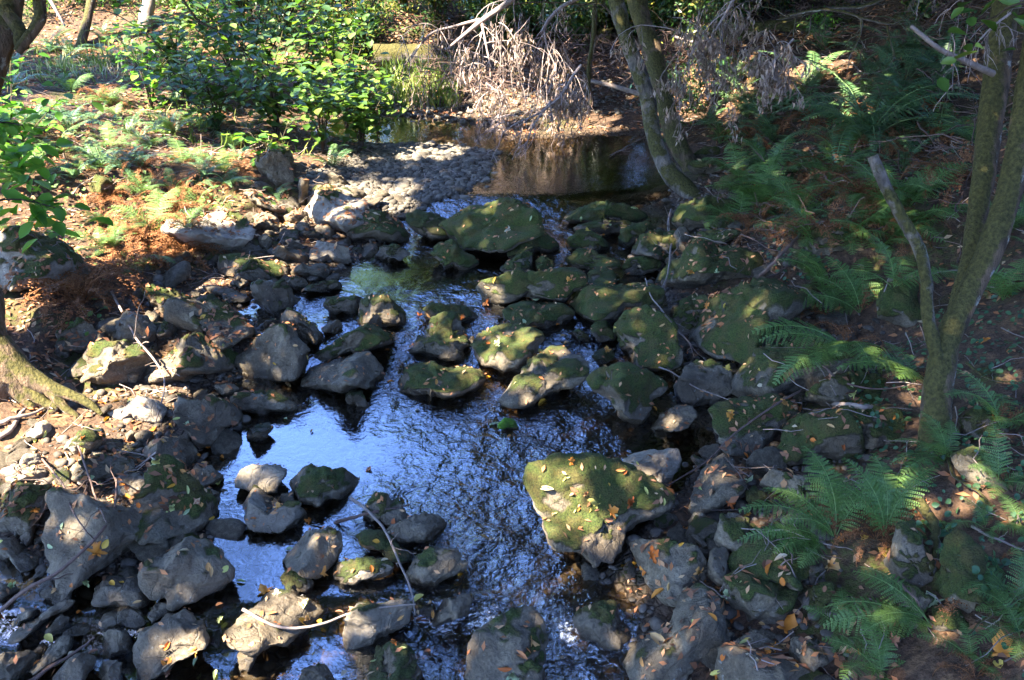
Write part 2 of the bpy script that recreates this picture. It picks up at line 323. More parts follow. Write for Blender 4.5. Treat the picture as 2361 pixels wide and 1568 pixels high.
M_canopy = leaf_mat('canopy_leaf', [(.02, .05, .012), (.04, .08, .018), (.07, .10, .025)], .6, .25, .2)
M_litter = leaf_mat('leaf_litter', [(.04, .02, .012), (.13, .06, .03), (.28, .13, .07), (.34, .12, .04), (.4, .24, .12), (.38, .31, .2)], .75, .1, .2, 0)
M_orange = leaf_mat('orange_leaf', [(.28, .07, .012), (.45, .13, .015), (.50, .20, .03), (.42, .25, .10)], .6, .15, .3, .5)
M_yellow = leaf_mat('yellow_leaf', [(.45, .22, .02), (.5, .32, .05), (.42, .42, .12), (.35, .4, .2)], .6, .15, .3, .5)
M_ivy = leaf_mat('creeper_leaf', [(.015, .05, .02), (.03, .08, .03), (.05, .11, .04)], .5, .2, .4)
M_dleaf = leaf_mat('dry_hanging_leaf', [(.14, .09, .07), (.26, .18, .145), (.40, .30, .25)], .8, .2, .2)
M_bright_dry = leaf_mat('bright_dry_grass', [(.30, .26, .12), (.46, .40, .22), (.56, .52, .34)], .8, .3, .1)  # pale colour lends the clearing its overexposed brightness
M_dark = leaf_mat('shade_dark_leaf', [(.007, .014, .005), (.014, .026, .008), (.025, .04, .012)], .7, .15, .15)  # shade put into the colour: leaf green darker than the canopy's
M_grass = leaf_mat('grass_blade', [(.05, .10, .02), (.12, .17, .03), (.2, .2, .06)], .5, .3, .3)
# ---------------------------------------------------------------- terrain and water
def axis(a, b, fine0, fine1, step, g):
    v = list(np.arange(fine0, fine1, step)); s = step
    while v[-1] < b: s *= g; v.append(v[-1] + s)
    s = step; lo = [v[0]]
    while lo[-1] > a: s *= g; lo.append(lo[-1] - s)
    return np.array(lo[::-1][:-1] + v)
def grid(xs, ys):
    X, Y = np.meshgrid(xs, ys); nx, ny = len(xs), len(ys); i = np.arange(ny - 1)[:, None] * nx; j = np.arange(nx - 1)[None]
    return X, Y, np.stack([i + j, i + j + 1, i + nx + j + 1, i + nx + j], -1).reshape(-1, 4)
X, Y, F = grid(axis(-70, 70, -6, 6, .05, 1.08), axis(-25, 110, 2.5, 16, .05, 1.07))
Z = T(X, Y); wv_ = W(X, Y); bed = sst(.10, -.02, Z - wv_); wetg = sst(.06, 0, Z - wv_)
bar = np.exp(-(((X + 1.05) / 1.3) ** 2 + ((Y - 12.6) / 1.9) ** 2)); bed = np.maximum(bed, sst(.3, .6, bar))
V = np.stack([X, Y, Z], -1).reshape(-1, 3)
g_ = link('ground', mesh_np('ground', V, F, M_ground, True, {'bed': bed.ravel(), 'wet': wetg.ravel()})); g_['kind'] = 'structure'
TERR_V, TERR_F = V, F
CASC = [(935, 525, .35), (1275, 560, .45), (1370, 830, .4), (1345, 900, .3), (1110, 740, .35), (940, 770, .35), (960, 850, .35), (1180, 900, .4), (1130, 1430, .35), (1310, 1470, .4), (1100, 1540, .4), (1350, 1560, .4), (720, 700, .2), (1080,1250,.35), (1250, 1010, .3)]
CAS = [(ground(a, b)[:2], r) for a, b, r in CASC]
xs = np.arange(-5.2, 3.9, .025); ys = np.arange(2.4, 17.2, .025); X, Y, F = grid(xs, ys)
tb = np.zeros_like(X); foam = np.zeros_like(X)
for k, ((cx, cy), r) in enumerate(CAS):
    d2 = ((X - cx) ** 2 + (Y - cy) ** 2) / (r * 1.6) ** 2; tb = np.maximum(tb, np.exp(-d2 * .6)); 
    if k < 4 or k in (8, 9, 11): foam = np.maximum(foam, np.exp(-((X - cx) ** 2 + (Y - cy) ** 2) / (r * .45) ** 2) * .8)
gcx, gcy = ground(900, 655)[:2]
quiet = sst(10.6, 11.6, Y); basis = .075 * (1 - .75 * sst(.0, .7, X + .12 * (Y - 5))) * (1 - quiet) + .016 * quiet
basis = basis + .035 * sst(7.6, 7.1, Y) * sst(4.4, 4.8, Y) * sst(-1.9, -1.0, X) * sst(1.6, .3, X)
pat = .25 + 1.3 * sst(-.4, .5, fbm(np.stack([X * 1.6, Y * .9, X * 0], -1), 5, 4))
calm = np.maximum(np.exp(-(((X - gcx) / .9) ** 2 + ((Y - gcy) / .8) ** 2)), .8 * np.exp(-(((X + 1.3) / .8) ** 2 + ((Y - 4.1) / .45) ** 2)))
turb = np.clip(basis * pat * (1 - .85 * calm) + tb * .85 * (1 - .6 * calm), 0, 1)
P3 = np.stack([X, Y, X * 0], -1)
Z = W(X, Y) + .020 * tb * fbm(P3 * [7, 4.5, 1], 31, 3) + .0035 * turb * fbm(P3 * 12, 41, 2)
keep = (T(X, Y) < Z + .08).ravel()
Fk = F[keep[F].any(1)]; used = np.unique(Fk); mp_ = -np.ones(X.size, int); mp_[used] = np.arange(len(used))
w_ = link('water', mesh_np('water', np.stack([X, Y, Z], -1).reshape(-1, 3)[used], mp_[Fk], M_water, True, {'turb': turb.ravel()[used], 'deep': sst(.02, .62, (Z - T(X, Y))).ravel()[used] ** .7, 'foam': foam.ravel()[used]})); w_['kind'] = 'structure'
# ---------------------------------------------------------------- rocks
def ico(n):
    import bmesh
    bm = bmesh.new(); bmesh.ops.create_icosphere(bm, subdivisions=n, radius=1)
    v = np.array([x.co for x in bm.verts]); f = np.array([[q.index for q in x.verts] for x in bm.faces]); bm.free(); return norm(v), f
ICO = {n: ico(n) for n in (1, 2, 3, 4, 5, 6)}
def vnorm(V, F):
    fn = np.cross(V[F[:, 1]] - V[F[:, 0]], V[F[:, 2]] - V[F[:, 0]]); N_ = np.zeros_like(V)
    for k in range(3): N_[:, k] = sum(np.bincount(F[:, j], fn[:, k], len(V)) for j in range(3))
    return norm(N_)
def facet(n, rng, k, soft):
    pl = norm(rng.normal(size=(k, 3))); h = rng.uniform(.62, 1.0, k)
    d = np.maximum(n @ pl.T, 1e-3); r = h / d; r = np.minimum(r, 2.2)
    return -np.log(np.exp(-r * soft).sum(1)) / soft
OFF = {'A': (0, 0), 'B': (778.1, 0), 'C': (1553.9, 0), 'D': (0, 518.7), 'E': (778.1, 518.7), 'F': (1553.9, 518.7), 'G': (0, 1031.7), 'H': (778.1, 1031.7), 'I': (1553.9, 1031.7)}
def tile(t, pts):
    if t == 'V': return np.array(pts, float)
    o = OFF[t]; return np.array([(o[0] + x * .3419, o[1] + y * .3419) for x, y in pts])
def make_rock(poly, seed, moss, wet, lab=''):
    rng = np.random.default_rng(seed); p = np.asarray(poly, float); p = p.mean(0) + (p - p.mean(0)) * [1.11, 1.13] - [0, 1]; lo, hi = p.min(0), p.max(0); c = (lo + hi) / 2 * .6 + p.mean(0) * .4
    wpx = hi[0] - lo[0]; gpt = ground(c[0], min(hi[1] - .12 * (hi[1] - lo[1]), 1900)); dg = (gpt - CAM) @ AX[2]
    s = dg / FV; a = (hi[0] - lo[0]) * s / 2; b = (hi[1] - lo[1]) * s / 2
    th = min(.95 * math.sqrt(a * b), .62 * max(a, b) + .02) * 1.0
    D = dg + th * .42; s = D / FV
    lvl = 6 if wpx > 300 else 5 if wpx > 75 else 4 if wpx > 35 else 3
    n, F = ICO[lvl]
    g = facet(n, rng, rng.integers(8, 14), rng.uniform(11, 20)); g = g / g.mean()
    o = rng.uniform(-50, 50, 3); g = g * (1 + .10 * fbm(n * 1.3 + o, 1, 3)); q = n * g[:, None]
    # rescale sideways so that the outline follows the traced one
    th_ = np.arctan2(q[:, 1], q[:, 0]); rr = np.hypot(q[:, 0], q[:, 1]); nb = 72; bi = ((th_ + np.pi) / (2 * np.pi) * nb).astype(int) % nb
    R0 = np.zeros(nb); np.maximum.at(R0, bi, rr); R0 = np.array([R0[(i + np.arange(-1, 2)) % nb].max() for i in range(nb)])
    ang = (np.arange(nb) + .5) / nb * 2 * np.pi - np.pi; Rt = np.zeros(nb); pc = (p - c) * [1, -1]
    for i, t_ in enumerate(ang):
        d = np.array([math.cos(t_), math.sin(t_)]); best = 0
        for j in range(len(pc)):
            A, B = pc[j], pc[(j + 1) % len(pc)]; e = B - A; den = d[0] * e[1] - d[1] * e[0]
            if abs(den) < 1e-9: continue
            tt = (A[0] * e[1] - A[1] * e[0]) / den; u = (A[0] * d[1] - A[1] * d[0]) / den
            if tt > 0 and -1e-6 <= u <= 1 + 1e-6: best = max(best, tt)
        Rt[i] = best
    Rt = np.where(Rt > 0, Rt, np.median(Rt)); Rt = (Rt + .5 * np.roll(Rt, 1) + .5 * np.roll(Rt, -1)) / 2
    k = Rt / R0; fi = (th_ + np.pi) / (2 * np.pi) * nb - .5; i0 = np.floor(fi).astype(int); f = fi - i0; kk = k[i0 % nb] * (1 - f) + k[(i0 + 1) % nb] * f
    wsm = sst(0, .35, rr); kk = kk * wsm + k.mean() * (1 - wsm)
    u, v = q[:, 0] * kk * s, q[:, 1] * kk * s; dz = q[:, 2] * th * (1 + .55 * np.clip(-q[:, 1] * kk * s / b, 0, 1))
    cen = at(c[0], c[1], D)
    V = u[:, None] * AX[0] + v[:, None] * AX[1] - dz[:, None] * AX[2]          # +z of the local frame looks to the camera
    N_ = vnorm(V, F); sz = math.sqrt(a * b)
    if (N_ * V).sum() < 0: F = F[:, ::-1]; N_ = -N_
    Wd = V + cen
    V = V + N_ * (sz * (.05 * fbm(Wd / sz * 1.7, seed, 3) + .06 * -np.abs(fbm(Wd / sz * 2.3, seed + 5, 3)) + .022 * fbm(Wd / sz * 8, seed + 7, 3)))[:, None]
    N_ = vnorm(V, F); Wd = V + cen
    mv = N_[:, 2] * .75 + (.95 if 'great angular' in lab else .22) * (V @ AX[1]) / (b + 1e-6) + .42 * fbm(Wd / sz * 1.4, seed + 11, 3) + .2 * fbm(Wd * 9, 77, 2)
    mo = sst(.85 - 1.25 * moss, 1.30 - 1.25 * moss, mv) * (1 if moss > .01 else 0) * sst(-.02, .05, Wd[:, 2] - W(Wd[:, 0], Wd[:, 1]))
    V = V + N_ * (mo * (.016 + .013 * vn(Wd * 26, 3)) * min(1, sz / .2))[:, None]
    hw = Wd[:, 2] - W(Wd[:, 0], Wd[:, 1]) + .02 * vn(Wd * 8, 4)
    ins = sdist(Wd[:, 0], Wd[:, 1]) < .25
    wt = np.clip(sst(.085, .03, hw) * ins + wet * sst(.9, .1, fbm(Wd * 3, seed, 2)), 0, 1)
    return V, F, cen, mo, wt
ROCKS = """
D|.45|0|large pale boulder at the left edge, sunlit and half crossed by a shadow|-120,60 100,50 330,90 480,180 540,300 500,420 300,450 -100,440
D|.1|0|flat pale boulder in the hottest sun patch right of the brown ferns|1150,60 1300,-60 1500,-110 1680,-40 1740,50 1750,150 1640,195 1450,190 1300,170
D|.5|0|dark slab with a mossy left shoulder just below the hottest sun patch|1480,210 1560,200 1720,230 1900,270 1945,300 1915,385 1700,385 1530,350 1480,290
D|0|0|low grey hump between the mossy-shouldered slab and the rounded grey boulder|1840,180 1900,150 2000,175 2070,210 2060,260 1950,260 1870,230
D|.05|0|rounded pale grey boulder at the left rim of the green reflecting pool|2095,180 2150,110 2250,130 2360,170 2370,250 2330,280 2200,270 2090,250
D|0|0|smooth oval grey rock right of the mossy-shouldered slab, touching the green pool|1945,320 2010,290 2120,255 2200,270 2225,320 2200,370 2080,360 1980,345
D|.2|.4|dark blocky upright rock standing at the left end of the green pool|1700,400 1760,380 1890,385 1950,420 1970,500 1940,580 1860,620 1760,580 1710,510
D|.1|.3|grey knob right behind the dark blocky upright rock|1930,390 1990,360 2060,370 2090,420 2060,460 1960,450
D|.5|.4|low mossy ridge stone reaching right into the green pool|2060,430 2150,400 2260,385 2300,405 2280,440 2180,460 2080,455
D|0|.4|long thin dark slab left of the dark blocky upright rock|1350,410 1450,410 1600,450 1690,490 1680,525 1560,525 1420,470
D|.3|0|big broken grey boulder with a moss patch and one yellow leaf on its top|1145,620 1180,520 1260,520 1350,560 1480,525 1560,560 1640,640 1740,720 1680,780 1560,840 1400,780 1250,740 1150,700
D|.45|0|slanting rock with yellow-green moss stripe below the green hanging fern frond|970,440 1040,420 1130,440 1240,500 1170,600 1100,600 1000,540
D|.4|0|pointed mossy rock right of the leftmost trunk, under the brown fern tangle|440,740 550,645 640,690 720,770 640,870 540,860 450,820
D|0|0|broad smooth grey rock behind the long leaning twig on the left shore|700,740 850,600 980,620 1060,740 1020,830 900,830 760,800
D|.3|0|rounded boulder with sunlit white front beside the roots of the left trunk|560,880 680,800 850,790 960,850 1000,950 930,1060 760,1100 620,1040 580,960
D|.42|0|wedge-shaped boulder with a mossy sloping left face beside the long leaning twig|990,1010 1080,930 1200,850 1340,755 1420,780 1540,890 1600,990 1500,1030 1350,1050 1180,1080 1080,1110 1000,1080
D|.25|0|broad brownish grey pyramid boulder in the middle of the left shore|1590,900 1640,850 1750,770 1900,690 1980,690 2060,780 2110,850 2080,950 2040,1030 1900,1040 1720,1040 1650,1000
D|.25|0|tan slanting rock leaning behind the brownish grey pyramid boulder|1890,640 1960,575 2030,620 2110,680 2190,745 2150,800 2080,810 1990,730 1900,690
D|.08|0|long smooth grey boulder with red leaves at the top left rim of the blue pool|2025,1050 2080,960 2230,905 2476,865 2560,960 2595,1030 2540,1100 2400,1120 2200,1120 2060,1100
D|.1|0|grey tooth-shaped boulder narrowing downward at the left rim of the blue pool|1180,1220 1190,1165 1300,1170 1480,1180 1560,1250 1600,1330 1500,1400 1480,1480 1380,1510 1320,1470 1300,1380 1200,1310
D|.25|.2|low flat mossy-brown rock jutting like a beak into the blue pool|1565,1170 1680,1140 1830,1130 1920,1170 2010,1215 1980,1260 1880,1290 1760,1280 1640,1250
D|0|0|saddle-shaped grey rock with a pale sunlit left end below the mossy tree root|730,1250 850,1230 900,1180 1000,1155 1110,1190 1150,1260 1090,1330 940,1330 800,1300
D|.05|0|rounded grey rock where the long leaning twig ends|970,1560 1040,1460 1150,1425 1250,1440 1330,1540 1325,1600 1270,1645 1180,1620 1080,1590
D|0|.7|small dark wet rock behind the grey tooth-shaped boulder|1450,1080 1560,1075 1605,1110 1590,1170 1510,1170 1460,1130
D|.2|1|dark half-sunken rock right of the grey tooth-shaped boulder|1620,1440 1700,1370 1800,1350 1840,1380 1800,1440 1700,1465
D|0|0|*L|915,1420 980,1385 1040,1390 1020,1440 960,1470
D|0|0|*L|845,1420 870,1390 910,1400 900,1450 870,1475
D|0|0|*L|875,1490 920,1460 960,1470 950,1500 890,1505
D|0|0|*L|705,1480 760,1465 785,1490 770,1520 720,1510
D|0|0|pale pointed cobble lying below the bare root at the left edge|190,1400 260,1330 320,1350 340,1400 300,1430 200,1430
D|.5|0|mossy humped rock in the sunlit leaf litter below the tree root|430,1520 520,1420 600,1360 680,1390 700,1450 650,1520 500,1570
D|.1|0|pale flat rock tucked behind the bare root at the left edge|40,1120 130,1095 230,1110 210,1160 100,1185 40,1160
D|0|0|*L|830,1000 880,980 940,1010 920,1060 850,1070
D|0|0|*L|1000,600 1040,585 1080,620 1070,670 1020,680 990,650
D|.1|0|narrow grey rock at the left foot of the big broken grey boulder|1070,740 1110,650 1150,640 1180,710 1160,770 1090,770
D|.1|.3|round brown cobble left of the tan slanting rock|1780,670 1830,635 1885,650 1880,700 1800,720
D|.3|.3|rounded brown rock between the green pool and the dark domed boulder|2190,560 2220,500 2330,495 2430,490 2430,560 2360,625 2260,630
D|.1|.4|round wet cobble right of the tan slanting rock|2180,700 2220,650 2290,645 2310,690 2270,735 2200,725
D|0|.3|*L|1515,1040 1550,1025 1585,1045 1570,1070 1530,1065
D|0|0|*M|1750,90 1790,65 1840,100 1820,180 1760,160
D|0|0|*M|1925,110 1970,100 2035,130 2030,165 1960,170
D|0|0|*M|1700,390 1640,370 1560,380 1550,410 1620,440
A|.3|0|upright rounded grey boulder half way up the left bank below the leafy shrubs|1700,1100 1720,1030 1790,1010 1890,1030 1960,1110 1990,1200 1960,1280 1860,1270 1760,1200
A|.55|0|mossy boulder with a dark hollow behind the upright grey boulder|1570,960 1600,900 1700,890 1800,920 1830,990 1700,1020 1600,1010
A|.7|0|mossy shoulder rock leaning on the right of the upright grey boulder|1800,1010 1880,985 1965,1030 1985,1120 1960,1160 1850,1060
V|.2|0|big pale boulder with its top in full sun at the upper end of the rocks|700,455 712,422 770,428 820,450 850,478 845,525 800,540 745,532 708,500
V|.5|.1|dark mossy boulder beside the first small cascade|800,540 815,505 850,490 885,492 925,515 955,545 935,562 870,568 815,562
A|0|0|*M|2000,1400 2010,1290 2040,1220 2100,1240 2080,1320 2060,1400
A|0|0|long grey slab lying left of the big pale sunlit boulder|1650,1320 1720,1290 1850,1350 1970,1430 1900,1450 1760,1400
A|0|0|square grey rock in half shade between slab and hottest sun patch|1690,1450 1800,1440 1890,1480 1880,1560 1740,1560
A|0|0|grey rock touching the left foot of the big pale sunlit boulder|1890,1460 1980,1430 2060,1420 2060,1480 1960,1520
A|0|0|*M|1980,1540 2020,1500 2080,1510 2090,1560 2030,1580
A|0|0|*M|2110,1580 2150,1520 2200,1510 2250,1570 2230,1620 2150,1610
A|.9|0|round mossy stone glowing in sun among the dead leaves of the left bank|610,1270 660,1200 740,1220 795,1270 780,1330 700,1340 640,1310
A|0|0|grey rock behind the big pale sunlit boulder beside the gravel|2215,1200 2240,1160 2330,1210 2360,1260 2280,1260
V|1|.1|largest moss-covered boulder along the lip of the dark pool, littered with leaves|1000,530 1020,510 1080,485 1150,472 1200,478 1245,515 1250,550 1200,570 1150,590 1080,580 1040,560
V|.7|.5|dark wet boulder left of the largest mossy boulder, beside the first cascade|935,500 960,492 1010,498 1040,520 1040,550 1000,558 950,530
V|1|.1|flat moss-covered boulder at the right end of the dark pool's lip|1295,515 1340,480 1400,472 1450,485 1490,500 1480,515 1400,522 1320,522
V|.6|.3|dark low rock directly below the flat mossy boulder at the pool's lip|1310,530 1370,518 1450,515 1480,525 1450,545 1380,548
E|.8|.1|two-humped mossy rock at the upper right of the green pool|635,210 680,150 780,125 830,180 920,220 950,270 860,315 730,300 700,250
E|.85|.1|peaked mossy rock left of the second cascade|1145,200 1200,140 1330,50 1400,55 1500,150 1430,190 1300,190 1150,250
E|.6|.2|dark wedge rock in front of the peaked mossy rock|1095,300 1180,220 1280,175 1305,220 1310,310 1180,340 1110,320
E|.85|0|small yellow-mossed stone in sun below the second cascade|1335,250 1370,220 1440,235 1460,285 1400,325 1345,320
E|.85|.1|triangular mossy rock right of the second cascade|1560,120 1640,50 1720,45 1800,100 1860,170 1750,200 1600,180
E|.85|.1|long mossy rock below the triangular mossy rock|1550,240 1630,175 1720,190 1860,250 1890,290 1760,320 1600,300
E|.8|.2|mossy rock with a bluish left face near the upright thin branch|1890,130 1920,50 2000,0 2100,0 2160,40 2060,80 2000,150 1930,160
E|.6|.1|broad mossy rock just left of the upright thin branch|1980,210 2050,80 2150,45 2280,60 2330,140 2300,220 2200,260 2080,230
E|.75|.1|rounded brown-mossed rock with an orange leaf behind, left of the thin branch's foot|1925,300 1970,240 2060,225 2170,260 2160,310 2050,345 1950,340
E|.8|.1|long arched mossy boulder like a log, its left end in sun|945,420 1050,370 1200,335 1350,335 1500,325 1640,330 1665,410 1600,500 1500,540 1380,510 1250,480 1160,550 1000,575 990,480
E|.8|.1|small mossy dome behind the broad whale-backed boulder|1690,400 1700,320 1770,290 1850,320 1880,370 1850,410 1740,430
E|.85|.1|broad whale-backed boulder with a green top and grey underside|1585,550 1650,460 1740,410 1900,415 2080,405 2170,460 2150,560 2080,590 1990,600 1870,660 1700,650 1600,590
E|.7|.5|low dark mossy rock damming the green pool|580,600 600,550 700,540 850,560 950,630 850,660 700,680 600,640
E|.55|.4|dark domed boulder at the lower left outlet of the green pool|130,660 150,530 220,495 330,500 430,590 450,670 330,710 150,680
E|.45|.1|tall pyramid boulder with a mossy crest in the middle of the stream|480,860 560,750 640,650 720,615 800,615 850,690 880,800 870,940 700,930 560,890
E|.45|.05|rounded boulder with mossy cap and pale grooved front, mid-stream|910,840 950,760 1080,690 1200,680 1300,720 1385,780 1380,860 1290,940 1240,1000 1120,1030 1060,980 980,960 930,890
E|.75|.3|mossy boulder with yellow leaves behind the mossy-capped rounded boulder|1110,610 1180,560 1320,525 1500,550 1580,610 1560,680 1420,720 1280,700 1180,670
E|.5|.1|low sloping rock above the long smooth grey boulder|-180,940 -130,870 50,780 180,695 280,710 400,790 330,830 200,870 60,890 -80,960
E|.6|.1|saddle-backed mossy boulder with one sunlit hump above the blue pool|325,1150 400,1080 480,960 640,955 760,1000 880,980 980,1040 930,1120 830,1190 600,1190 430,1190
E|.25|.3|diagonal pinkish boulder lit by sun beside the third cascade|1090,1180 1180,1080 1280,970 1400,850 1500,840 1620,880 1680,950 1640,1080 1500,1110 1440,1180 1290,1205 1150,1210
E|.65|.05|mossy lumpy boulder just right of the third cascade|1700,1050 1780,990 1890,955 2050,990 2180,1040 2200,1110 2100,1180 2090,1280 2000,1320 1900,1280 1830,1180 1720,1090
E|.75|.05|double-humped boulder with two bright green moss cushions|1880,700 1960,600 2080,570 2170,610 2250,690 2280,800 2270,930 2120,980 2000,960 1960,850 1900,810
E|.6|.1|small rounded rock left of the double-humped boulder|1695,730 1740,665 1820,655 1870,710 1870,780 1760,790
E|.8|.3|small mossy stone in the water left of the small rounded rock|1570,730 1620,710 1690,750 1700,790 1620,780
E|.9|.8|dark weedy stone in the third cascade|1720,890 1780,840 1850,850 1865,910 1800,940 1730,930
E|.5|1|little dark wet stone left of the saddle-backed boulder|50,1160 90,1130 150,1125 220,1230 130,1240 60,1200
E|1.5|0|tiny islet of vivid green moss alone in the blue pool|1090,1340 1130,1300 1190,1320 1220,1370 1150,1385 1090,1365
E|0|.2|*P|170,150 220,105 300,140 260,190 190,185
E|.2|.5|bluish wet rock at the top of the green pool|240,220 300,155 400,140 500,200 440,250 300,255
E|.1|.3|*P|870,800 910,750 945,790 930,830 880,830
E|.1|.1|smooth grey rock low in the water right of the lumpy mossy boulder|2100,1370 2200,1270 2300,1220 2400,1230 2430,1270 2330,1350 2200,1395
F|.15|.1|bluish grey block with orange leaves below the largest right-bank boulder|-20,1090 60,960 160,935 300,945 385,1000 390,1090 330,1150 240,1200 100,1210 20,1160
F|.7|0|largest mossy boulder of the right shore, slanting down to the water|120,780 240,620 300,470 440,400 560,360 700,380 850,480 880,570 800,650 700,750 540,840 430,910 300,920 180,860
F|.5|0|dark boulder under the drooping green fern, below the largest right-shore boulder|400,1080 480,1000 560,880 680,810 900,800 1080,820 1120,950 1000,1060 880,1160 700,1140 500,1180 420,1140
F|.85|0|wide mossy boulder strewn with orange leaves right of the upright thin branch|-80,400 -20,300 80,180 200,140 350,150 480,200 600,230 580,320 450,390 300,420 100,450
F|.5|0|mossy-edged grey boulder crossed by the long thin stick on the right shore|230,1250 350,1210 500,1180 700,1180 820,1230 880,1290 800,1380 660,1460 500,1520 330,1540 250,1450 240,1320
F|1|0|bright moss mound boulder left of the forked tree's foot|700,1560 760,1420 880,1310 1050,1260 1150,1340 1160,1560 1000,1600 750,1600
F|.6|0|grey and green boulder lying under the short straight log by the forked tree|1050,1240 1240,1220 1440,1250 1470,1350 1400,1450 1200,1480 1150,1360
F|.6|0|flat terrace rock covered with sticks and leaves left of the forked tree|900,1200 910,1080 1050,1020 1300,1020 1450,1080 1470,1180 1300,1240 1000,1240
F|.6|0|mossy boulder right of the forked tree's foot|1930,1300 2000,1240 2100,1270 2200,1350 2200,1450 2040,1460 1950,1400
F|.75|.1|dark mossy rock wedged left of the largest right-shore boulder|20,740 0,640 60,510 160,480 240,520 230,620 130,720
F|.85|0|mossy rock wall in shade behind the stump stem of the forked tree|1380,620 1400,430 1500,380 1640,420 1660,650 1560,700
F|.75|0|dark mossy boulder among ferns above the largest right-shore boulder|900,150 940,40 1100,20 1180,60 1150,180 1000,220 920,200
F|.1|.2|bare bluish rock at the foot of the leaning twin trunks|-30,150 0,50 60,20 110,100 60,200 -10,210
F|.85|0|mossy ledge rock right of the upright thin branch's tip|100,130 180,60 300,50 420,60 330,130 150,170
C|1|0|long bright mossy rock under the big dark fern|750,1160 800,1090 900,1030 1000,1020 990,1070 900,1130 800,1170
C|1|0|broad bright mossy rock below the long bright mossy rock|600,1300 640,1230 740,1170 840,1210 830,1270 740,1310 640,1320
C|1|0|round mossy rock right of the leaning trunks' foot|270,1270 330,1200 420,1200 440,1260 380,1310 300,1310
C|.95|0|mossy rock pair touching the twin trunks' foot|80,1120 180,1090 290,1095 340,1140 300,1190 150,1180
C|.95|0|mossy rock higher up behind the twin trunks' foot|130,1050 200,1000 290,1010 300,1060 200,1090
C|.85|0|small mossy rock half way between twin trunks and big dark fern|440,970 500,910 600,930 640,980 560,1000
C|.95|0|flat mossy rock with an orange leaf at the right end of the dark pool|0,1500 60,1390 200,1350 380,1380 440,1460 300,1520 100,1560
C|.1|0|small bare grey stone among the mossy rocks right of the twin trunks|640,1100 700,1080 730,1110 680,1140
H|.56|0|great angular boulder with moss carpet, orange leaves and pointed grey prow|1305,130 1340,60 1440,35 1560,40 1700,90 1850,95 1960,130 2080,230 2200,320 2300,390 2200,500 2050,590 1985,640 1850,770 1780,815 1700,740 1590,620 1500,630 1420,580 1370,430 1330,290
H|0|0|pale angular bare rock behind the right shoulder of the great mossy boulder|1920,100 2050,60 2200,20 2300,15 2310,90 2250,190 2220,310 2150,260 2080,220 1980,140
I|.05|0|cracked blue-grey boulder right below the great mossy boulder's prow|-270,690 -180,640 0,635 130,650 220,780 210,880 150,930 60,1000 -60,1040 -140,960 -200,850
H|.35|.05|rounded cone rock with a mossy peak beside the lowest cascade|1590,1150 1680,1090 1790,1055 1870,1070 1910,1150 1980,1280 1900,1330 1750,1370 1650,1290
H|.15|.1|big grey boulder at the bottom edge splitting the lowest cascade|880,1360 940,1250 1050,1180 1180,1125 1300,1125 1370,1200 1400,1340 1400,1568 1150,1680 950,1640 860,1460
I|.15|0|long diagonal grey boulder at the bottom edge right of the lowest cascade|-300,1440 -220,1340 -60,1220 60,1060 200,975 300,1020 345,1120 340,1280 240,1400 100,1500 -60,1590 -260,1600 -310,1510
H|.1|.2|grey loaf rock left of the lowest cascade|635,1180 680,1080 760,1000 880,975 910,1040 900,1130 780,1160 650,1210
H|.3|.5|wet brown rock with a dark moss blot where the pale stick lies|50,1350 60,1150 130,1050 300,1030 470,1020 500,1090 480,1180 350,1260 300,1340 150,1370
H|.2|.2|rounded grey boulder under the thin leaning twig in the lower pool|465,880 510,780 620,720 730,690 820,700 870,790 820,870 700,930 600,990 520,1000 480,950
H|0|.1|smooth slate-coloured rock with a beak pointing right into the blue pool|320,570 450,470 580,455 650,490 735,540 700,590 600,660 450,690 380,650
H|.3|.2|pointed rock with a dark stick across it in the blue pool|130,580 200,380 260,310 330,315 420,390 510,460 420,500 300,510 200,520
H|.9|.4|low green weedy rock in front of the slate-coloured beaked rock|120,600 200,560 320,590 440,690 540,710 480,760 350,720 200,680
H|.4|.3|low pale-fronted rock with a green rear below the weedy rock|-60,880 0,800 120,760 350,765 375,830 280,900 100,930 0,940
H|.3|1|small dark wet stone between the loaf rock and the twig's foot|520,1120 540,1060 640,1060 670,1110 600,1140
H|.6|.6|dark weedy boulder cut by the bottom edge left of centre|220,1540 260,1400 370,1330 470,1350 540,1480 560,1600 400,1680 240,1640
G|.35|.2|dark wedge rock pointing down at the left rim of the bright blue water|1940,230 2010,180 2100,150 2200,150 2340,210 2430,290 2380,330 2260,350 2180,410 2060,360 1960,280
G|0|0|pale rounded sunlit rock topping the stone ring in the blue pool|1610,220 1640,140 1720,115 1860,120 1925,170 1880,280 1830,320 1720,310 1620,280
G|.03|.1|heart-shaped cleft grey rock holding leaves, below the pale rounded rock|1605,420 1640,320 1720,330 1760,400 1850,450 1960,360 2035,380 2030,480 1950,560 1850,590 1720,580 1620,520
G|0|0|*R|1860,370 1910,310 1970,310 2000,350 1930,385
G|0|0|*R|1745,345 1780,325 1835,335 1830,370 1770,370
G|.12|0|large smooth rounded boulder with two small moss spots, lower left|1010,870 1040,780 1130,680 1260,625 1340,650 1450,720 1540,800 1590,870 1520,930 1400,1000 1250,1060 1180,1090 1130,1000 1050,930
G|.55|0|tall mossy boulder shaped like a seated figure, left shore|910,560 950,360 1030,240 1040,120 1100,65 1190,90 1230,170 1330,270 1400,400 1425,500 1330,580 1200,600 1080,600 980,530
G|.1|0|big flat slab half in sun with red leaves and twigs over it, lower left|340,600 400,480 360,300 480,290 680,340 820,420 970,550 930,640 840,700 700,830 600,910 540,850 400,750 370,660
G|.45|0|mossy square boulder at the left edge beside the big flat slab|0,540 10,400 80,280 200,260 330,300 340,400 280,560 150,570
G|.05|0|long low dark rock above the big flat slab|440,170 500,110 650,65 800,70 900,110 880,180 760,210 600,240 480,230
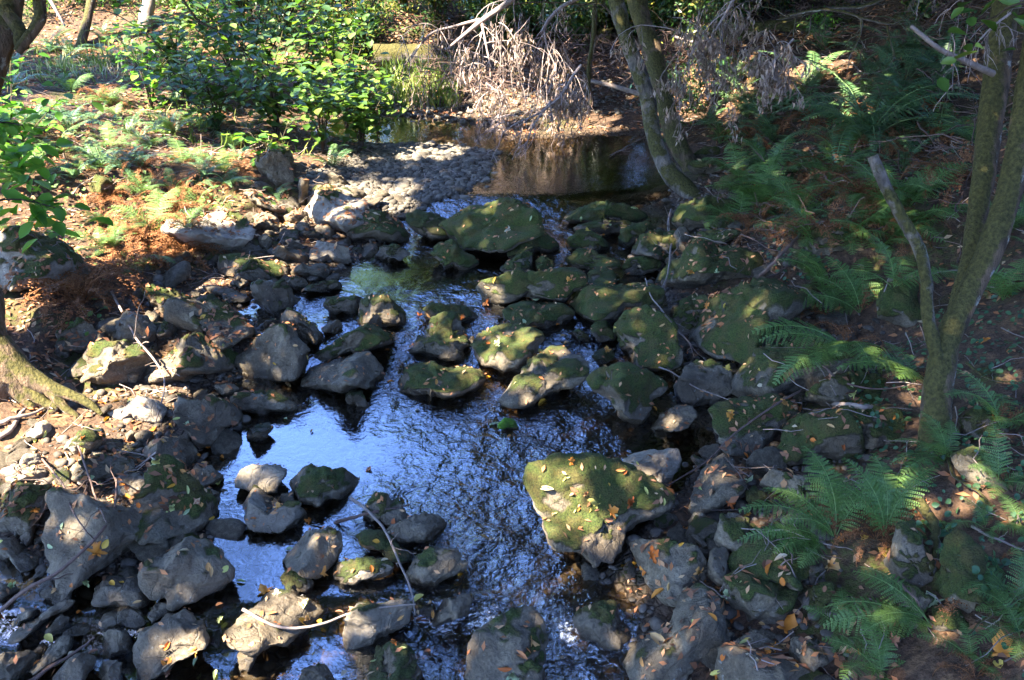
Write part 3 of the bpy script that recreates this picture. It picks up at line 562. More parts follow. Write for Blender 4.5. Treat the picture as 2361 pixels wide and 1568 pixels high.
G|0|0|pale flat stone behind the tall mossy boulder|780,220 860,180 1010,210 990,290 930,330 800,330
G|0|0|oval grey stone with a yellow leaf at the water right of the tall mossy boulder|1285,170 1330,125 1430,130 1500,200 1470,240 1370,260
G|0|0|*L|1360,300 1400,270 1470,310 1460,360 1380,375
G|.05|.5|shiny brown round boulder in the lower pool|1910,760 1980,680 2060,580 2170,555 2280,590 2310,680 2260,770 2180,840 2060,830 1940,790
G|.45|.3|small pointed rock with green flank below the shiny brown boulder|1905,880 1975,805 2050,850 2110,920 2090,975 1980,970
G|.08|.5|wet pinkish domed rock in sun crossed by a thin stick, lower pool|1600,1170 1700,1070 1850,995 1980,990 2120,1050 2175,1120 2150,1200 2020,1280 1880,1300 1750,1260 1620,1200
G|0|.2|flat grey boulder left of the two-moss-spot boulder's foot|640,960 700,895 870,895 1030,920 1060,990 1050,1060 900,1080 700,1060
G|0|.2|grey loaf stone just below the flat grey boulder, lower left|690,1190 720,1120 850,1070 960,1110 1000,1180 960,1210 800,1200
G|0|.2|small slanted stone under the two-moss-spot boulder's foot|1010,1110 1060,1050 1150,1050 1140,1120 1050,1160
G|0|.3|large dark triangular boulder low in the shade, lower left of the blue water|930,1330 980,1230 1120,1150 1260,1095 1370,1150 1480,1280 1400,1310 1230,1400 1100,1540 980,1500
G|0|.3|dark round rock left of the large dark triangular boulder|660,1320 700,1240 800,1200 880,1230 890,1370 820,1420 700,1410
G|.05|0|smooth olive cobble lying on a dark one at the lower left|270,910 330,850 440,835 515,880 500,930 400,945 290,940
G|0|.4|dark cobble under the smooth olive cobble|290,970 370,930 490,950 480,1020 370,1050 300,1010
G|0|0|*S|340,1250 370,1150 430,1120 475,1150 450,1230 370,1265
G|0|.4|*S|465,1230 520,1190 600,1200 600,1260 500,1265
G|0|.3|long dark ridge stone in the lower left shallows|130,1240 250,1150 380,1060 510,1020 480,1090 330,1160 240,1250 150,1280
G|0|.3|*S|80,1190 170,1090 270,1080 250,1130 130,1200
G|0|.1|dark round boulder in the bottom left corner|-20,1540 0,1380 90,1345 190,1400 210,1500 150,1590 0,1620
G|0|0|*S|215,1380 270,1330 320,1350 300,1400 230,1410
G|0|.2|upright dark stone right of the bottom left corner boulder|270,1460 340,1330 430,1265 480,1290 470,1370 390,1440 300,1490
G|0|.2|broad dark slab at the bottom edge above the peeled stick|350,1568 450,1450 560,1370 620,1430 610,1560 450,1640
G|0|.2|*S|640,1560 700,1450 800,1430 850,1500 840,1600
G|.05|.1|low lumpy dark rock at the left edge below the mossy square boulder|-20,700 20,610 90,620 150,710 290,740 290,790 150,800 -20,790
G|0|0|*S|120,610 190,560 240,590 220,650 150,670
G|0|0|*S|80,580 120,545 155,565 130,610
G|0|0|*S|235,620 290,595 320,615 270,650
G|0|0|*S|940,600 1000,600 1040,680 1045,715 970,670
G|0|0|*S|235,870 260,835 310,840 300,870
G|.1|1|small black wet stone alone in the bottom blue water|1595,1400 1660,1360 1730,1400 1690,1500 1620,1510
G|.3|1|black rough stone cut by the bottom edge in the blue water|2030,1568 2060,1470 2160,1460 2240,1540 2270,1620 2050,1650
G|0|.2|*S|-30,1000 0,910 80,910 120,970 60,1020
G|0|0|low pale sunlit rock at the left edge amid orange leaves|0,160 80,120 200,130 310,160 320,220 200,240 50,230
G|0|0|small pale sunlit cone stone on the low pale rock at the left edge|160,90 200,40 260,50 280,100 230,130
G|0|0|*L|600,60 640,25 690,30 670,60
G|0|0|*S|300,520 380,450 390,500 330,550
I|.05|0|blue-grey angular boulder leaning right, above the cluster of orange leaves|60,400 150,250 230,130 350,50 420,110 450,240 380,340 200,410
I|0|0|small round grey rock above the cracked blue-grey boulder|100,500 130,440 190,430 240,500 220,570 130,580
I|.3|0|dark rounded rock with mossy right side under the small fern|260,600 290,500 400,460 520,500 570,590 560,670 420,690 300,670
I|.15|0|upright grey rock squeezed between the cracked boulder and the mossy one|230,780 240,700 370,690 380,800 370,900 280,970 230,930
I|.9|0|upper mossy boulder dotted with orange leaves, below the right-shore fern clump|400,780 520,660 680,600 900,640 980,720 900,780 860,850 700,880 400,870
I|.6|0|lower rounded boulder with moss and grey belly under the leaf-dotted one|340,890 440,860 640,890 800,900 870,960 840,1060 740,1160 600,1200 480,1170 390,1080 345,990
I|0|0|*Q|860,840 900,790 990,780 1010,820 880,870
I|.4|0|*Q|905,850 950,810 1040,880 1010,915 920,910
I|0|0|*Q|260,1290 330,1190 400,1250 370,1330 300,1350
I|0|0|long flat grey stone above the biggest bottom-edge slab|400,1300 530,1230 640,1240 750,1290 740,1330 600,1340 450,1340
I|0|0|big smooth blue-grey boulder cut by the bottom edge at the right|300,1480 340,1360 420,1340 600,1360 800,1410 910,1480 930,1568 800,1660 400,1660 310,1570
I|.05|0|rounded egg-shaped boulder right above the big smooth bottom-edge boulder|795,1370 820,1300 900,1285 1010,1330 1050,1420 980,1490 880,1480 810,1430
I|0|0|*Q|210,1400 250,1350 320,1350 310,1430 250,1460
I|0|0|dark grey rock in the bottom edge between two larger boulders|-60,1560 0,1430 80,1450 100,1520 60,1620 -30,1640
I|0|0|*Q|120,600 170,610 270,690 240,710 150,640
I|.95|0|small dark moss cushion stone right of the leaning angular boulder|480,360 500,310 570,290 640,340 600,400 520,420
I|0|0|*Q|400,350 440,290 475,300 460,340 420,365
I|.1|0|shaded grey slab beneath the arching fern fronds of the right shore|640,280 680,170 850,180 1000,220 1050,310 900,380 720,330
I|.7|0|mossy shaded rock left of the lower arching fern|880,1100 960,960 1060,920 1150,1000 1160,1150 1000,1140
I|.45|0|half-mossy boulder left of the curved bark-covered log|1440,760 1520,560 1650,540 1720,700 1730,900 1680,960 1500,880
I|.95|0|bright mossy pear-shaped boulder right of the curved bark-covered log|1760,1000 1830,850 1870,680 1940,590 2010,640 2070,760 2080,900 2040,1040 1880,1060
I|.5|0|dark rock under the foot of the curved bark-covered log|1500,1150 1540,1000 1600,930 1700,1010 1720,1150 1600,1220
I|.9|0|low mossy stone below the pear-shaped mossy boulder|1730,1190 1800,1110 1950,1110 2000,1200 1900,1250 1780,1240
I|.6|0|shaded mossy boulder at the right edge above the lichened twigs|1900,60 2000,20 2150,60 2250,150 2200,240 2000,240 1920,150
I|.5|0|dark rock behind the lowest fern at the bottom right|1250,1200 1400,1150 1550,1200 1560,1300 1400,1330
"""
SHARED = {
 'L': ('small rounded grey cobble lying in the leaf litter between the left shore boulders', 'small cobbles on the left shore'),
 'M': ('mid-sized plain grey rock packed in the rubble between the pale boulder and the green pool', 'grey rubble rocks left of the green pool'),
 'P': ('small rounded stone wedged among the mid-stream boulders', 'small stones between mid-stream boulders'),
 'R': ('small grey stone held inside the cleft of the heart-shaped rock', 'stones in the heart-shaped rock'),
 'S': ('dark wet stone in the shaded shallows of the lower left corner', 'dark stones in the lower left shallows'),
 'Q': ('small grey cobble filling gaps between the big boulders of the lower right shore', 'small cobbles on the lower right shore')}
bvV, bvF, bvn = [TERR_V], [np.concatenate([TERR_F[:, :3], TERR_F[:, [0, 2, 3]]])], len(TERR_V)
ROCKCAP = []
for k, ln in enumerate(ROCKS.strip().split('\n')):
    t_, mo_, we_, lab, pts = ln.split('|'); poly = tile(t_, [tuple(map(float, q.split(','))) for q in pts.split()])
    V, F, cen, mo, wt = make_rock(poly, 100 + k, float(mo_), float(we_), lab); wpx = np.ptp(poly[:, 0])
    nm = 'boulder' if wpx > 95 else 'rock' if wpx > 40 else 'stone'
    me = mesh_np(nm, V, F, M_rock, True, {'moss': mo, 'wet': wt})
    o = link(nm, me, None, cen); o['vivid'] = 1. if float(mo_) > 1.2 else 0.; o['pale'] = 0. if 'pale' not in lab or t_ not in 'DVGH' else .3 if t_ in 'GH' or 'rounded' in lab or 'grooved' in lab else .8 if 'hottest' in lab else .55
    if lab[0] == '*': tag(o, SHARED[lab[1]][0], 'rock' , SHARED[lab[1]][1])
    else: tag(o, lab, 'boulder' if wpx > 95 else 'rock')
    bvV.append(V + cen); bvF.append(F + bvn); bvn += len(V); ROCKCAP.append((cen, np.abs(V).max(0)))
bvh = BVHTree.FromPolygons(np.concatenate(bvV).tolist(), np.concatenate(bvF).tolist())
def hit(px, py):
    r = ray(px, py); h = bvh.ray_cast(Vector(CAM.tolist()), Vector(r.tolist()).normalized())
    if h[0] is None: return None, None
    P = np.array(h[0]); N_ = np.array(h[1]); wl = float(W(P[0], P[1]))
    if P[2] < wl:
        P = zplane(px, py, wl + .004); N_ = np.array([0, 0, 1.])
    if N_ @ r > 0: N_ = -N_
    return P, N_
def drop(x, y):
    h = bvh.ray_cast(Vector((x, y, 12)), Vector((0, 0, -1)));
    return (np.array(h[0]), np.array(h[1])) if h[0] else (np.array([x, y, float(T(x, y))]), np.array([0, 0, 1.]))
rng0 = np.random.default_rng(5)
def pxr(d): return d / FV
# ---------------------------------------------------------------- loose cobbles between the traced rocks (copies of ten meshes)
cob = []
for i in range(10):
    rgc = np.random.default_rng(800 + i); n_, F_ = ICO[4]; g = facet(n_, rgc, 11, 14); q = n_ * (g / g.mean() * (1 + .08 * fbm(n_ * 2 + i * 5, i, 3)))[:, None] * [1.15, .9, .62]
    q = q + vnorm(q, F_) * (.03 * fbm(q * 5 + i, i, 3))[:, None]; N2 = vnorm(q, F_); mo = sst(.2, .75, N2[:, 2] * .6 + .7 * fbm(q * 1.6, i + 4, 3) - .1) * (i % 3 == 0)
    cob.append(mesh_np('cobble', q, F_, M_rock, True, {'moss': mo, 'wet': sst(.1, -.3, q[:, 2])}))
rgc = np.random.default_rng(4242); nplaced = {'l': 0, 'r': 0, 'm': 0}; cc_ = np.array([c[0] for c in ROCKCAP]); cr_ = np.array([min(c[1][0], c[1][1]) for c in ROCKCAP])
LB = {'l': ('loose grey cobble in the gaps between the boulders of the left shore', 'loose cobbles of the left shore', 115), 'r': ('loose cobble in the gaps between the boulders of the right shore', 'loose cobbles of the right shore', 85), 'm': ('loose cobble lying in the water between the mid-stream boulders', 'loose cobbles in the stream', 60)}
xx = rgc.uniform(-5, 3.4, 9000); yy = rgc.uniform(3.1, 11.3, 9000); dd_ = sdist(xx, yy); zz = T(xx, yy); ppx, ppy, _ = proj(np.stack([xx, yy, zz], 1))
for x, y, d, z, u, v in zip(xx, yy, dd_, zz, ppx, ppy):
    if not (-20 < u < 2380 and v < 1600): continue
    s_ = 'l' if d > -.12 and u < 1000 else 'r' if d > -.12 and u > 1150 else 'm'
    if d > (1.5 if s_ == 'l' else 1.0) or (s_ == 'm' and (d < -.75 or rgc.random() < .75)) or nplaced[s_] >= LB[s_][2]: continue
    if (np.hypot(cc_[:, 0] - x, cc_[:, 1] - y) < cr_ * .8).any(): continue
    s = rgc.lognormal(math.log(.062), .38); s = min(max(s, .035), .15); o = link('cobble', cob[rgc.integers(10)], None, (x, y, z + s * .22)); o.scale = (s, s, s); o.rotation_euler = (rgc.uniform(-.4, .4), rgc.uniform(-.4, .4), rgc.uniform(0, 6.28))
    o['vivid'] = 0.; tag(o, LB[s_][0], 'cobble', LB[s_][1]); nplaced[s_] += 1; cc_ = np.vstack([cc_, [x, y, z]]); cr_ = np.append(cr_, s)
# ---------------------------------------------------------------- trees in view
def limb(pts, d, mat, name, parent=None, k=14, rough=.10, seed=0, n=28):
    """pts = (px, py, radius in px[, depth offset]); d = depth along the view axis"""
    C = [at(p[0], p[1], d + (p[3] if len(p) > 3 else 0)) for p in pts]; r = [p[2] * pxr(d) for p in pts]
    P = spline(C, n); rr = np.interp(np.linspace(0, 1, n), np.linspace(0, 1, len(r)), r); V, F = tube(P, rr, k, rough, seed)
    b = MB(); b.add(V, F); me = b.mesh(name, mat); return link(name, me, parent)
def setroot(children, root_loc, name, label, cat, group=None):
    e = empty(name, root_loc); tag(e, label, cat, group)
    for c in children:
        c.parent = e; c.location = Vector(c.location) - Vector(root_loc)
    return e
def crown_pts(rng, c, rad, n, clump=.55, k=40):
    cc = rdir(rng, k) * (rng.random((k, 1)) ** .4); idx = rng.integers(0, k, n)
    return np.asarray(c) + (cc[idx] * .85 + rng.normal(size=(n, 3)) * clump * .28) * np.asarray(rad)
def offpic(P, m=-55):
    x, y, z = proj(P); return P[(y < m) | (z < 0)]
def foliage(name, rng, P, size, mat, kind='lance', asp=.5, flat=.5, parent=None, tone=None, loc=(0, 0, 0)):
    n = len(P); nr = norm(rdir(rng, n) * (1 - flat) + np.array([0, 0, 1.]) * flat); dr = norm(np.cross(nr, rdir(rng, n)) + [0, 0, -.15])
    L = size * rng.uniform(.6, 1.25, n); me = leafmesh(name, rng, P - np.asarray(loc), dr, nr, L, L * asp, mat, kind, tone); return link(name, me, parent)
gp = ground(2158, 1035); d0 = float((gp - CAM) @ AX[2]) + .05
t1 = limb([(2150,1075,42), (2155,1020,36), (2160,920,34), (2172,830,33), (2185,780,30), (2232,680,29), (2290,560,29), (2330,430,30), (2362,280,31), (2400,60,32), (2430,-250,30)], d0, M_barkm, 'trunk', seed=3, k=20, n=50)
t2 = limb([(2165,840,15), (2150,780,16), (2138,720,14), (2135,640,14), (2118,570,14), (2078,500,13), (2042,430,13), (2012,360,13)], d0 - .05, M_bark, 'stem', seed=5, n=40)
t3 = limb([(2178,800,12,.1), (2206,690,17,.2), (2238,590,21,.25), (2262,440,25,.3), (2287,250,30,.35), (2320,0,33,.4), (2350,-250,32,.4)], d0 + .1, M_barkm, 'stem', seed=6, n=40)
t3['label'] = 'dark mossy rear stem'; t2['label'] = 'pale lichened stem snapped off at the top'
t4 = limb([(2290,170,9,.3), (2230,143,7,.2), (2170,115,6,0), (2130,85,5,0), (2100,60,4.5,0)], d0, M_stick, 'broken_branch', n=16)
Pc = crown_pts(rng0, at(2560, -1100, d0) + np.array([.2, .6, 1.6]), (1.7, 2.0, .9), 2600); f1 = foliage('crown', rng0, offpic(Pc), .16, M_canopy)
setroot([t1, t2, t3, t4, f1], tuple(gp), 'forked_tree', 'mossy forked tree at the right edge with one stem snapped off short', 'tree')
gp = ground(1590, 440); d1 = float((gp - CAM) @ AX[2])
a1 = limb([(1610,470,26), (1578,432,22), (1540,395,20), (1508,315,18), (1492,222,19), (1460,130,18), (1430,40,18), (1400,-120,18), (1380,-420,16), (1420,-760,12)], d1, M_bark, 'trunk', seed=11, k=16, n=60)
a2 = limb([(1492,222,6), (1440,206,5.5), (1400,195,5), (1362,187,4)], d1, M_stick, 'branch', n=12)
Pc = crown_pts(rng0, (2.7, 13.0, 7.8), (2.3, 3.0, 2.3), 7000, .6, 50); c1 = foliage('crown', rng0, offpic(Pc), .2, M_canopy)
setroot([a1, a2, c1], tuple(gp), 'leaning_tree', 'front one of two leaning trunks right of the dark pool, mottled with lichen', 'tree')
gp2 = ground(1600, 400); a3 = limb([(1605,420,24), (1590,380,20), (1562,330,22), (1532,240,20), (1505,120,21), (1468,0,22), (1440,-200,20), (1400,-600,15)], d1 + .7, M_barkm, 'trunk', seed=14, k=16, n=50)
Pc = crown_pts(rng0, (3.8, 15.5, 8.6), (2.6, 2.6, 2.6), 6000, .6, 50); c2 = foliage('crown', rng0, offpic(Pc), .2, M_canopy)
rear_tree = setroot([a3, c2], tuple(gp2), 'leaning_tree', 'rear and thicker one of two leaning trunks right of the dark pool', 'tree')
# left foreground tree base with roots
gp = ground(30, 900); dl = float((gp - CAM) @ AX[2])
l1 = limb([(-280,80,70), (-215,330,75), (-140,560,80), (-90,700,82), (-45,800,74), (0,880,60), (25,940,40)], dl, M_barkm, 'trunk', seed=21, k=24, rough=.16, n=40)
rts = [l1]
for i, rp in enumerate([[(-10,805,46), (55,862,30), (110,890,20), (160,910,14), (205,930,9), (235,955,4)], [(20,865,38), (55,910,20), (75,940,14), (60,960,9), (25,985,5)], [(0,860,50), (-40,920,40), (-90,960,30)],
                        [(110,892,17), (150,940,10), (180,965,8), (155,990,7), (120,1005,4)], [(45,885,22), (100,928,12), (130,942,9), (90,962,5)]]):
    r_ = limb(rp, dl - .12, M_barkm, 'root', seed=30 + i, k=12, rough=.15, n=18); rts.append(r_)
setroot(rts, tuple(gp), 'mossy_tree', 'thick mossy trunk base with spreading roots at the left edge', 'tree')
gp = ground(-60, 330); dl2 = 8.2
setroot([limb([(-80,330,40), (-30,180,38), (10,60,34), (30,-60,34), (60,-300,30)], dl2, M_barkm, 'trunk', seed=41), limb([(10,20,16), (45,70,15), (48,95,17), (52,112,15)], dl2 - .1, M_barkm, 'broken_stub', seed=43, n=12),
         limb([(100,-60,15), (90,0,15), (92,40,14), (70,80,13), (40,120,10)], dl2 - .15, M_barkm, 'branch', seed=42, n=16)], tuple(ground(-80, 330)), 'mossy_tree', 'mossy trunk with a broken stub in the top left corner', 'tree')
for i, (pts, lab, m_) in enumerate([
  ([(185,110,12), (195,70,11), (205,30,10), (213,-30,10), (225,-300,8)], 'slim dark trunk among sunlit shrubs at the upper left', M_barkd),
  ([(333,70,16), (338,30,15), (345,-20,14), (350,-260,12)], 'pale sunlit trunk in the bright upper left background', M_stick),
  ([(1362,240,6), (1358,160,6), (1368,90,6), (1372,-10,6), (1375,-200,5)], 'thin grey upright trunk just left of the leaning twin trunks', M_bark)]):
    q = ground(pts[0][0], pts[0][1]); dd = float((q - CAM) @ AX[2]) if i != 2 else 14.8
    c = [limb(pts, dd, m_, 'trunk', seed=50 + i, n=24)]
    top = at(pts[-1][0], pts[-1][1], dd); Pc = crown_pts(rng0, top + [0, 0, .8], (1.3, 1.3, 1.2), 1500); c.append(foliage('crown', rng0, Pc, .15, M_sunny if i < 2 else M_canopy))
    setroot(c, tuple(q), 'slim_tree', lab, 'tree')
# ---------------------------------------------------------------- logs and sticks
def lies(pxy, r, off=.0, n=22, air=0., lift=1.):
    P2 = spline([(a, b, 0) for a, b in pxy], n)[:, :2]; d = []
    for a, b in P2:
        h, _ = hit(a, b); d.append((h - CAM) @ AX[2] if h is not None else np.nan)
    d = np.array(d); d = np.where(np.isnan(d), np.nanmean(d), d); u = np.linspace(-1, 1, n); L = np.polyval(np.polyfit(u, d, 2 if n > 12 else 1), u)
    e = d - L; L = L + max(-.5, np.percentile(e, 25)) * lift - air - r * .5
    return np.array([at(a, b, q) for (a, b), q in zip(P2, L)])
def stick(tl, pts, r, mat, name, label, cat='stick', rough=.08, air=0., taper=.4, k=6, twigs=0, seed=0, group=None, thick=1.):
    P = lies(tile(tl, pts), r, air=air); n = len(P); rr = r * np.linspace(1, taper, n)
    rg = np.random.default_rng(seed + 900); P = P + np.cumsum(rg.normal(size=(n, 3)) * r * .18, 0)
    b = MB(); b.add(*tube(P - P[0], rr, k, rough, seed)); o = link(name, b.mesh(name, mat), None, tuple(P[0])); tag(o, label, cat, group)
    if twigs:
        b = MB(); L = np.linalg.norm(P[-1] - P[0])
        for i in range(twigs):
            j = rg.integers(n // 4, n - 1); q = P[j] - P[0]; dv = norm(norm(P[min(n - 1, j + 1)] - P[j - 1]) * .8 + rdir(rg, 1)[0] * .8 + [0, 0, .2]); l = L * rg.uniform(.08, .25)
            m = 6; pp = q + dv * l * np.linspace(0, 1, m)[:, None] + np.cumsum(rg.normal(size=(m, 3)) * l * .04, 0); b.add(*tube(pp, rr[j] * .45 * np.linspace(1, .4, m), 4))
            if twigs < 9: link('side_twig', b.mesh('side_twig', mat), o); b = MB()
        if b.n: link('side_twigs', b.mesh('side_twigs', mat), o)
    return o
STK = [
 ('D', [(755,450),(830,600),(920,780),(1050,940),(1100,1080),(1050,1330)], .013, M_stick, 'fallen_branch', 'long bare twig leaning down across the left shore boulders', 3, .03),
 ('D', [(-40,1345),(200,1270),(450,1170)], .018, M_stick, 'fallen_branch', 'smooth pinkish branch lying at the left edge below the tree roots', 0, .03),
 ('D', [(-30,1440),(70,1370),(150,1250),(270,1110)], .024, M_stick, 'fallen_branch', 'thick crooked branch crossing under the pinkish branch at the left edge', 0, .01),
 ('G', [(-20,1120),(130,980),(270,900),(420,820),(640,620),(745,470),(770,330),(765,225),(690,230)], .013, M_maroon, 'fallen_branch', 'curved reddish branch bent over the big flat slab, lower left', 4, .05),
 ('G', [(270,60),(420,240),(480,400),(560,530),(630,600)], .008, M_maroon, 'twig', 'thin reddish twig casting a shadow on the big flat slab', 3, .08),
 ('G', [(530,-10),(600,180),(650,340),(690,440),(720,500)], .009, M_maroon, 'twig', 'straight reddish twig ending at the middle of the big flat slab', 3, .08),
 ('G', [(1050,90),(1000,60),(780,10)], .008, M_stick, 'twig', 'pale lichened twig pointing left from the top of the tall mossy boulder', 3, .02),
 ('G', [(1060,30),(950,110),(850,170),(640,255)], .008, M_stick, 'twig', 'long pale twig slanting down over the pale flat stone', 3, .02),
 ('G', [(180,1590),(400,1430),(600,1280)], .014, M_maroon, 'stick', 'straight peeled stick at the bottom left over dark stones', 0, .03),
 ('H', [(-640,1090),(-480,1170),(-370,1205),(-230,1205),(-80,1170),(60,1110),(300,1060),(520,1035)], .011, M_stick, 'stick', 'long pale curved stick across two sunlit rocks in the lower pool', 0, .03),
 ('H', [(90,340),(180,410),(270,500),(340,610),(400,760),(460,890),(500,1020),(515,1110)], .011, M_stick, 'twig', 'brown twig standing in the lower pool and leaning up left', 3, .06),
 ('H', [(-20,510),(120,460),(300,425),(490,395)], .014, M_maroon, 'stick', 'dark wet stick lying across the pointed rock in the blue pool', 0, .0),
 ('E', [(2250,-100),(2225,0),(2245,90),(2240,200),(2225,330),(2170,450)], .016, M_stick, 'dead_branch', 'slender bare branch standing upright among the right mossy rocks', 5, .05),
 ('E', [(2080,360),(2120,480),(2200,580),(2290,700),(2380,790),(2420,900)], .008, M_stick, 'twig', 'thin grey twig tangle left of the largest right-shore boulder', 8, .05),
 ('F', [(-60,610),(60,740),(140,850),(230,930)], .008, M_stick, 'twig', 'thin grey twig touching the lower left of the largest right-shore boulder', 2, .03),
 ('F', [(-100,960),(0,1005),(130,1090),(260,1140),(400,1190)], .008, M_stick, 'twig', 'thin brown twig resting on the bluish block with orange leaves', 2, .03),
 ('F', [(890,1100),(770,1160),(600,1270),(370,1440),(230,1590),(60,1700),(-50,1760)], .009, M_maroon, 'stick', 'very long thin stick slanting across the right shore rocks to the water', 0, .05),
 ('F', [(1080,1212),(1260,1220),(1450,1215)], .024, M_stick, 'short_log', 'short straight grey log resting on the rocks left of the forked tree', 0, .0),
 ('F', [(560,360),(650,290),(700,230),(820,110),(900,0),(960,-150)], .022, M_maroon, 'fallen_branch', 'thick brown branch rising behind the largest right-shore boulder', 0, .05),
 ('F', [(620,360),(720,310),(850,220)], .012, M_maroon, 'fallen_branch', 'thinner brown branch beside the thick brown one at the right shore', 0, .03),
 ('F', [(1440,380),(1640,345),(1920,310)], .015, M_stick, 'fallen_branch', 'horizontal grey branch lying behind the snapped stem of the forked tree', 0, .05),
 ('F', [(980,930),(1050,990),(1150,1070),(1400,1110),(1600,1080)], .011, M_maroon, 'stick', 'curved brown stick on the flat terrace rock', 0, .02),
 ('I', [(1640,340),(1720,450),(1745,560),(1745,700),(1720,840)], .034, M_bark, 'short_log', 'curved bark-covered log lying on the lower right boulders', 0, .02),
 ('C', [(960,650),(1040,655),(1130,652)], .022, M_stick, 'short_log', 'short pale broken log left of the big dark fern', 0, .03),
 ('C', [(550,700),(640,745),(740,765),(900,690),(1060,640)], .035, M_maroon, 'fallen_branch', 'thick dark branch half buried above the mossy rocks, right bank', 0, .03),
 ('C', [(1600,1040),(1650,1180),(1635,1310)], .022, M_barkd, 'stick', 'dark stick lying right of the snapped stem', 0, .03),
 ('C', [(1560,1200),(1700,1260),(1900,1340)], .010, M_stick, 'twig', 'pale twig on the dark slope between snapped stem and forked trunk', 3, .03),
 ('C', [(1200,420),(1270,490),(1380,480),(1510,435)], .013, M_stick, 'dead_branch', 'bowed grey branch above the big dark fern', 5, .15),
 ('C', [(400,310),(450,420),(520,560)], .018, M_barkd, 'dead_branch', 'dark broken branch on the steep bank right of the leaning trunks', 3, .1),
 ('C', [(60,830),(180,810),(330,780)], .022, M_maroon, 'fallen_branch', 'dark branch beside the foot of the leaning trunks', 0, .03),
 ('B', [(1840,1050),(1960,980),(2100,905)], .014, M_stick, 'dead_branch', 'bare branch dipping into the dark pool left of the leaning trunks', 4, .05),
 ('I', [(1840,-10),(1860,100),(1885,190),(2030,285),(2120,370)], .013, M_bark, 'dead_branch', 'lichen-covered twig below the forked tree at the right edge', 5, .05),
 ('F', [(1970,930),(2140,1040),(2370,1075)], .009, M_bark, 'twig', 'lichened twig pointing right from the forked trunk', 4, .05),
 ('I', [(2010,530),(2150,620),(2400,720)], .009, M_stick, 'twig', 'pale dry stalk right of the pear-shaped mossy boulder', 3, .05),
 ('I', [(1500,880),(1620,990),(1700,1100)], .009, M_maroon, 'twig', 'dark twig above the dark rock at the foot of the curved log', 2, .03),
 ('I', [(2360,1000),(2200,1090),(2050,1200),(1980,1280)], .010, M_bark, 'dead_branch', 'pale lichened sprig slanting across the bottom right corner', 6, .1),
 ('A', [(560,1420),(480,1410),(380,1425)], .010, M_stick, 'twig', 'pale twig in the leaf litter left of the glowing mossy stone', 2, .03),
 ('A', [(490,1310),(540,1250),(640,1190)], .010, M_stick, 'twig', 'twig in the dead leaves above the glowing mossy stone', 2, .03),
 ('A', [(560,840),(690,885),(850,900),(1000,920)], .013, M_stick, 'fallen_branch', 'fallen branch at the lower rim of the sunlit clearing, left bank', 4, .03),
]
for i, s in enumerate(STK): stick(s[0], s[1], s[2], s[3], s[4], s[5], 'log' if 'log' in s[4] else 'branch' if 'branch' in s[4] else 'stick', air=s[7], twigs=s[6], seed=i)
def log_(pts, d, r, mat, label, seed):
    P = spline([at(a, b, q) for a, b, q in pts], 26); b = MB(); b.add(*tube(P - P[0], r, 18, .14, seed)); o = link('fallen_log', b.mesh('fallen_log', mat), None, tuple(P[0])); tag(o, label, 'log')
gl_ = float((ground(950, 168) - CAM) @ AX[2])
log_([(862,128,gl_ - .15), (940,126,gl_ - .1), (1030,132,gl_ + .05), (1130,142,gl_ + .3)], 0, .18, M_bark, 'thick brown fallen log beyond the back pool, half sunlit', 3)
log_([(1560,95,16.2), (1680,85,15.6), (1800,82,15.2), (1950,70,14.8), (2080,40,14.4)], 0, .24, M_barkd, 'long dark fallen log high on the right bank', 5)
log_([(1240,95,18.0), (1330,98,17.6), (1420,92,17.2)], 0, .22, M_barkd, 'dark log behind the hanging dead brush', 7)
def airbranch(pts, d, r, mat, label, seed, twigs=6, name='dead_branch', leaf=None):
    rg = np.random.default_rng(seed); P = spline([at(p[0], p[1], p[2] if len(p) > 2 else d) for p in pts], 24); b = MB(); b.add(*tube(P - P[0], r * np.linspace(1, .35, 24), 7, .1, seed)); o = link(name, b.mesh(name, mat), None, tuple(P[0])); tag(o, label, 'branch')
    b = MB(); L = np.linalg.norm(P[-1] - P[0]); tips = []
    for i in range(twigs):
        j = rg.integers(4, 23); dv = norm(norm(P[j] - P[j - 1]) + rdir(rg, 1)[0] * .9 + [0, 0, -.2]); l = L * rg.uniform(.1, .35); m = 7
        pp = P[j] - P[0] + dv * l * np.linspace(0, 1, m)[:, None] + np.cumsum(rg.normal(size=(m, 3)) * l * .05, 0); b.add(*tube(pp, r * .4 * np.linspace(1, .3, m), 4)); tips += [pp[k] for k in range(2, m)]
        if twigs < 7: link('side_twig', b.mesh('side_twig', mat), o); b = MB()
    if b.n: link('twigs', b.mesh('twigs', mat), o)
    if leaf: foliage('foliage', rg, np.repeat(np.array(tips), leaf[1], 0) + rg.normal(size=(len(tips) * leaf[1], 3)) * .09, leaf[2], leaf[0], leaf[3], .6, .6, o)
    return o
airbranch([(2050,-10), (1990,15), (1910,20), (1850,35), (1790,45)], 8.5, .022, M_bark, 'long dark bough reaching left over the top right slope', 61)
airbranch([(1820,35), (1900,22), (1978,38), (1985,70), (1975,100), (1955,135)], 8.3, .016, M_bark, 'pale lichened branch drooping at its end, top right', 62)
airbranch([(1980,40), (2045,55), (2070,50), (2110,30)], 8.3, .012, M_bark, 'forked grey branch beside the drooping lichened one, top right', 63)
airbranch([(2045,60), (2050,85), (2060,130), (2045,165)], 8.4, .009, M_bark, 'thin hanging twig above the big dark fern', 64)
airbranch([(1555,85), (1600,97), (1640,90)], 12.5, .02, M_twig, 'pinkish branch beside the upper leaning trunks', 65, 9)
airbranch([(1600,60), (1640,100), (1650,150), (1630,210)], 12.0, .012, M_twig, 'hanging looped vine right of the leaning trunks', 66, 8)
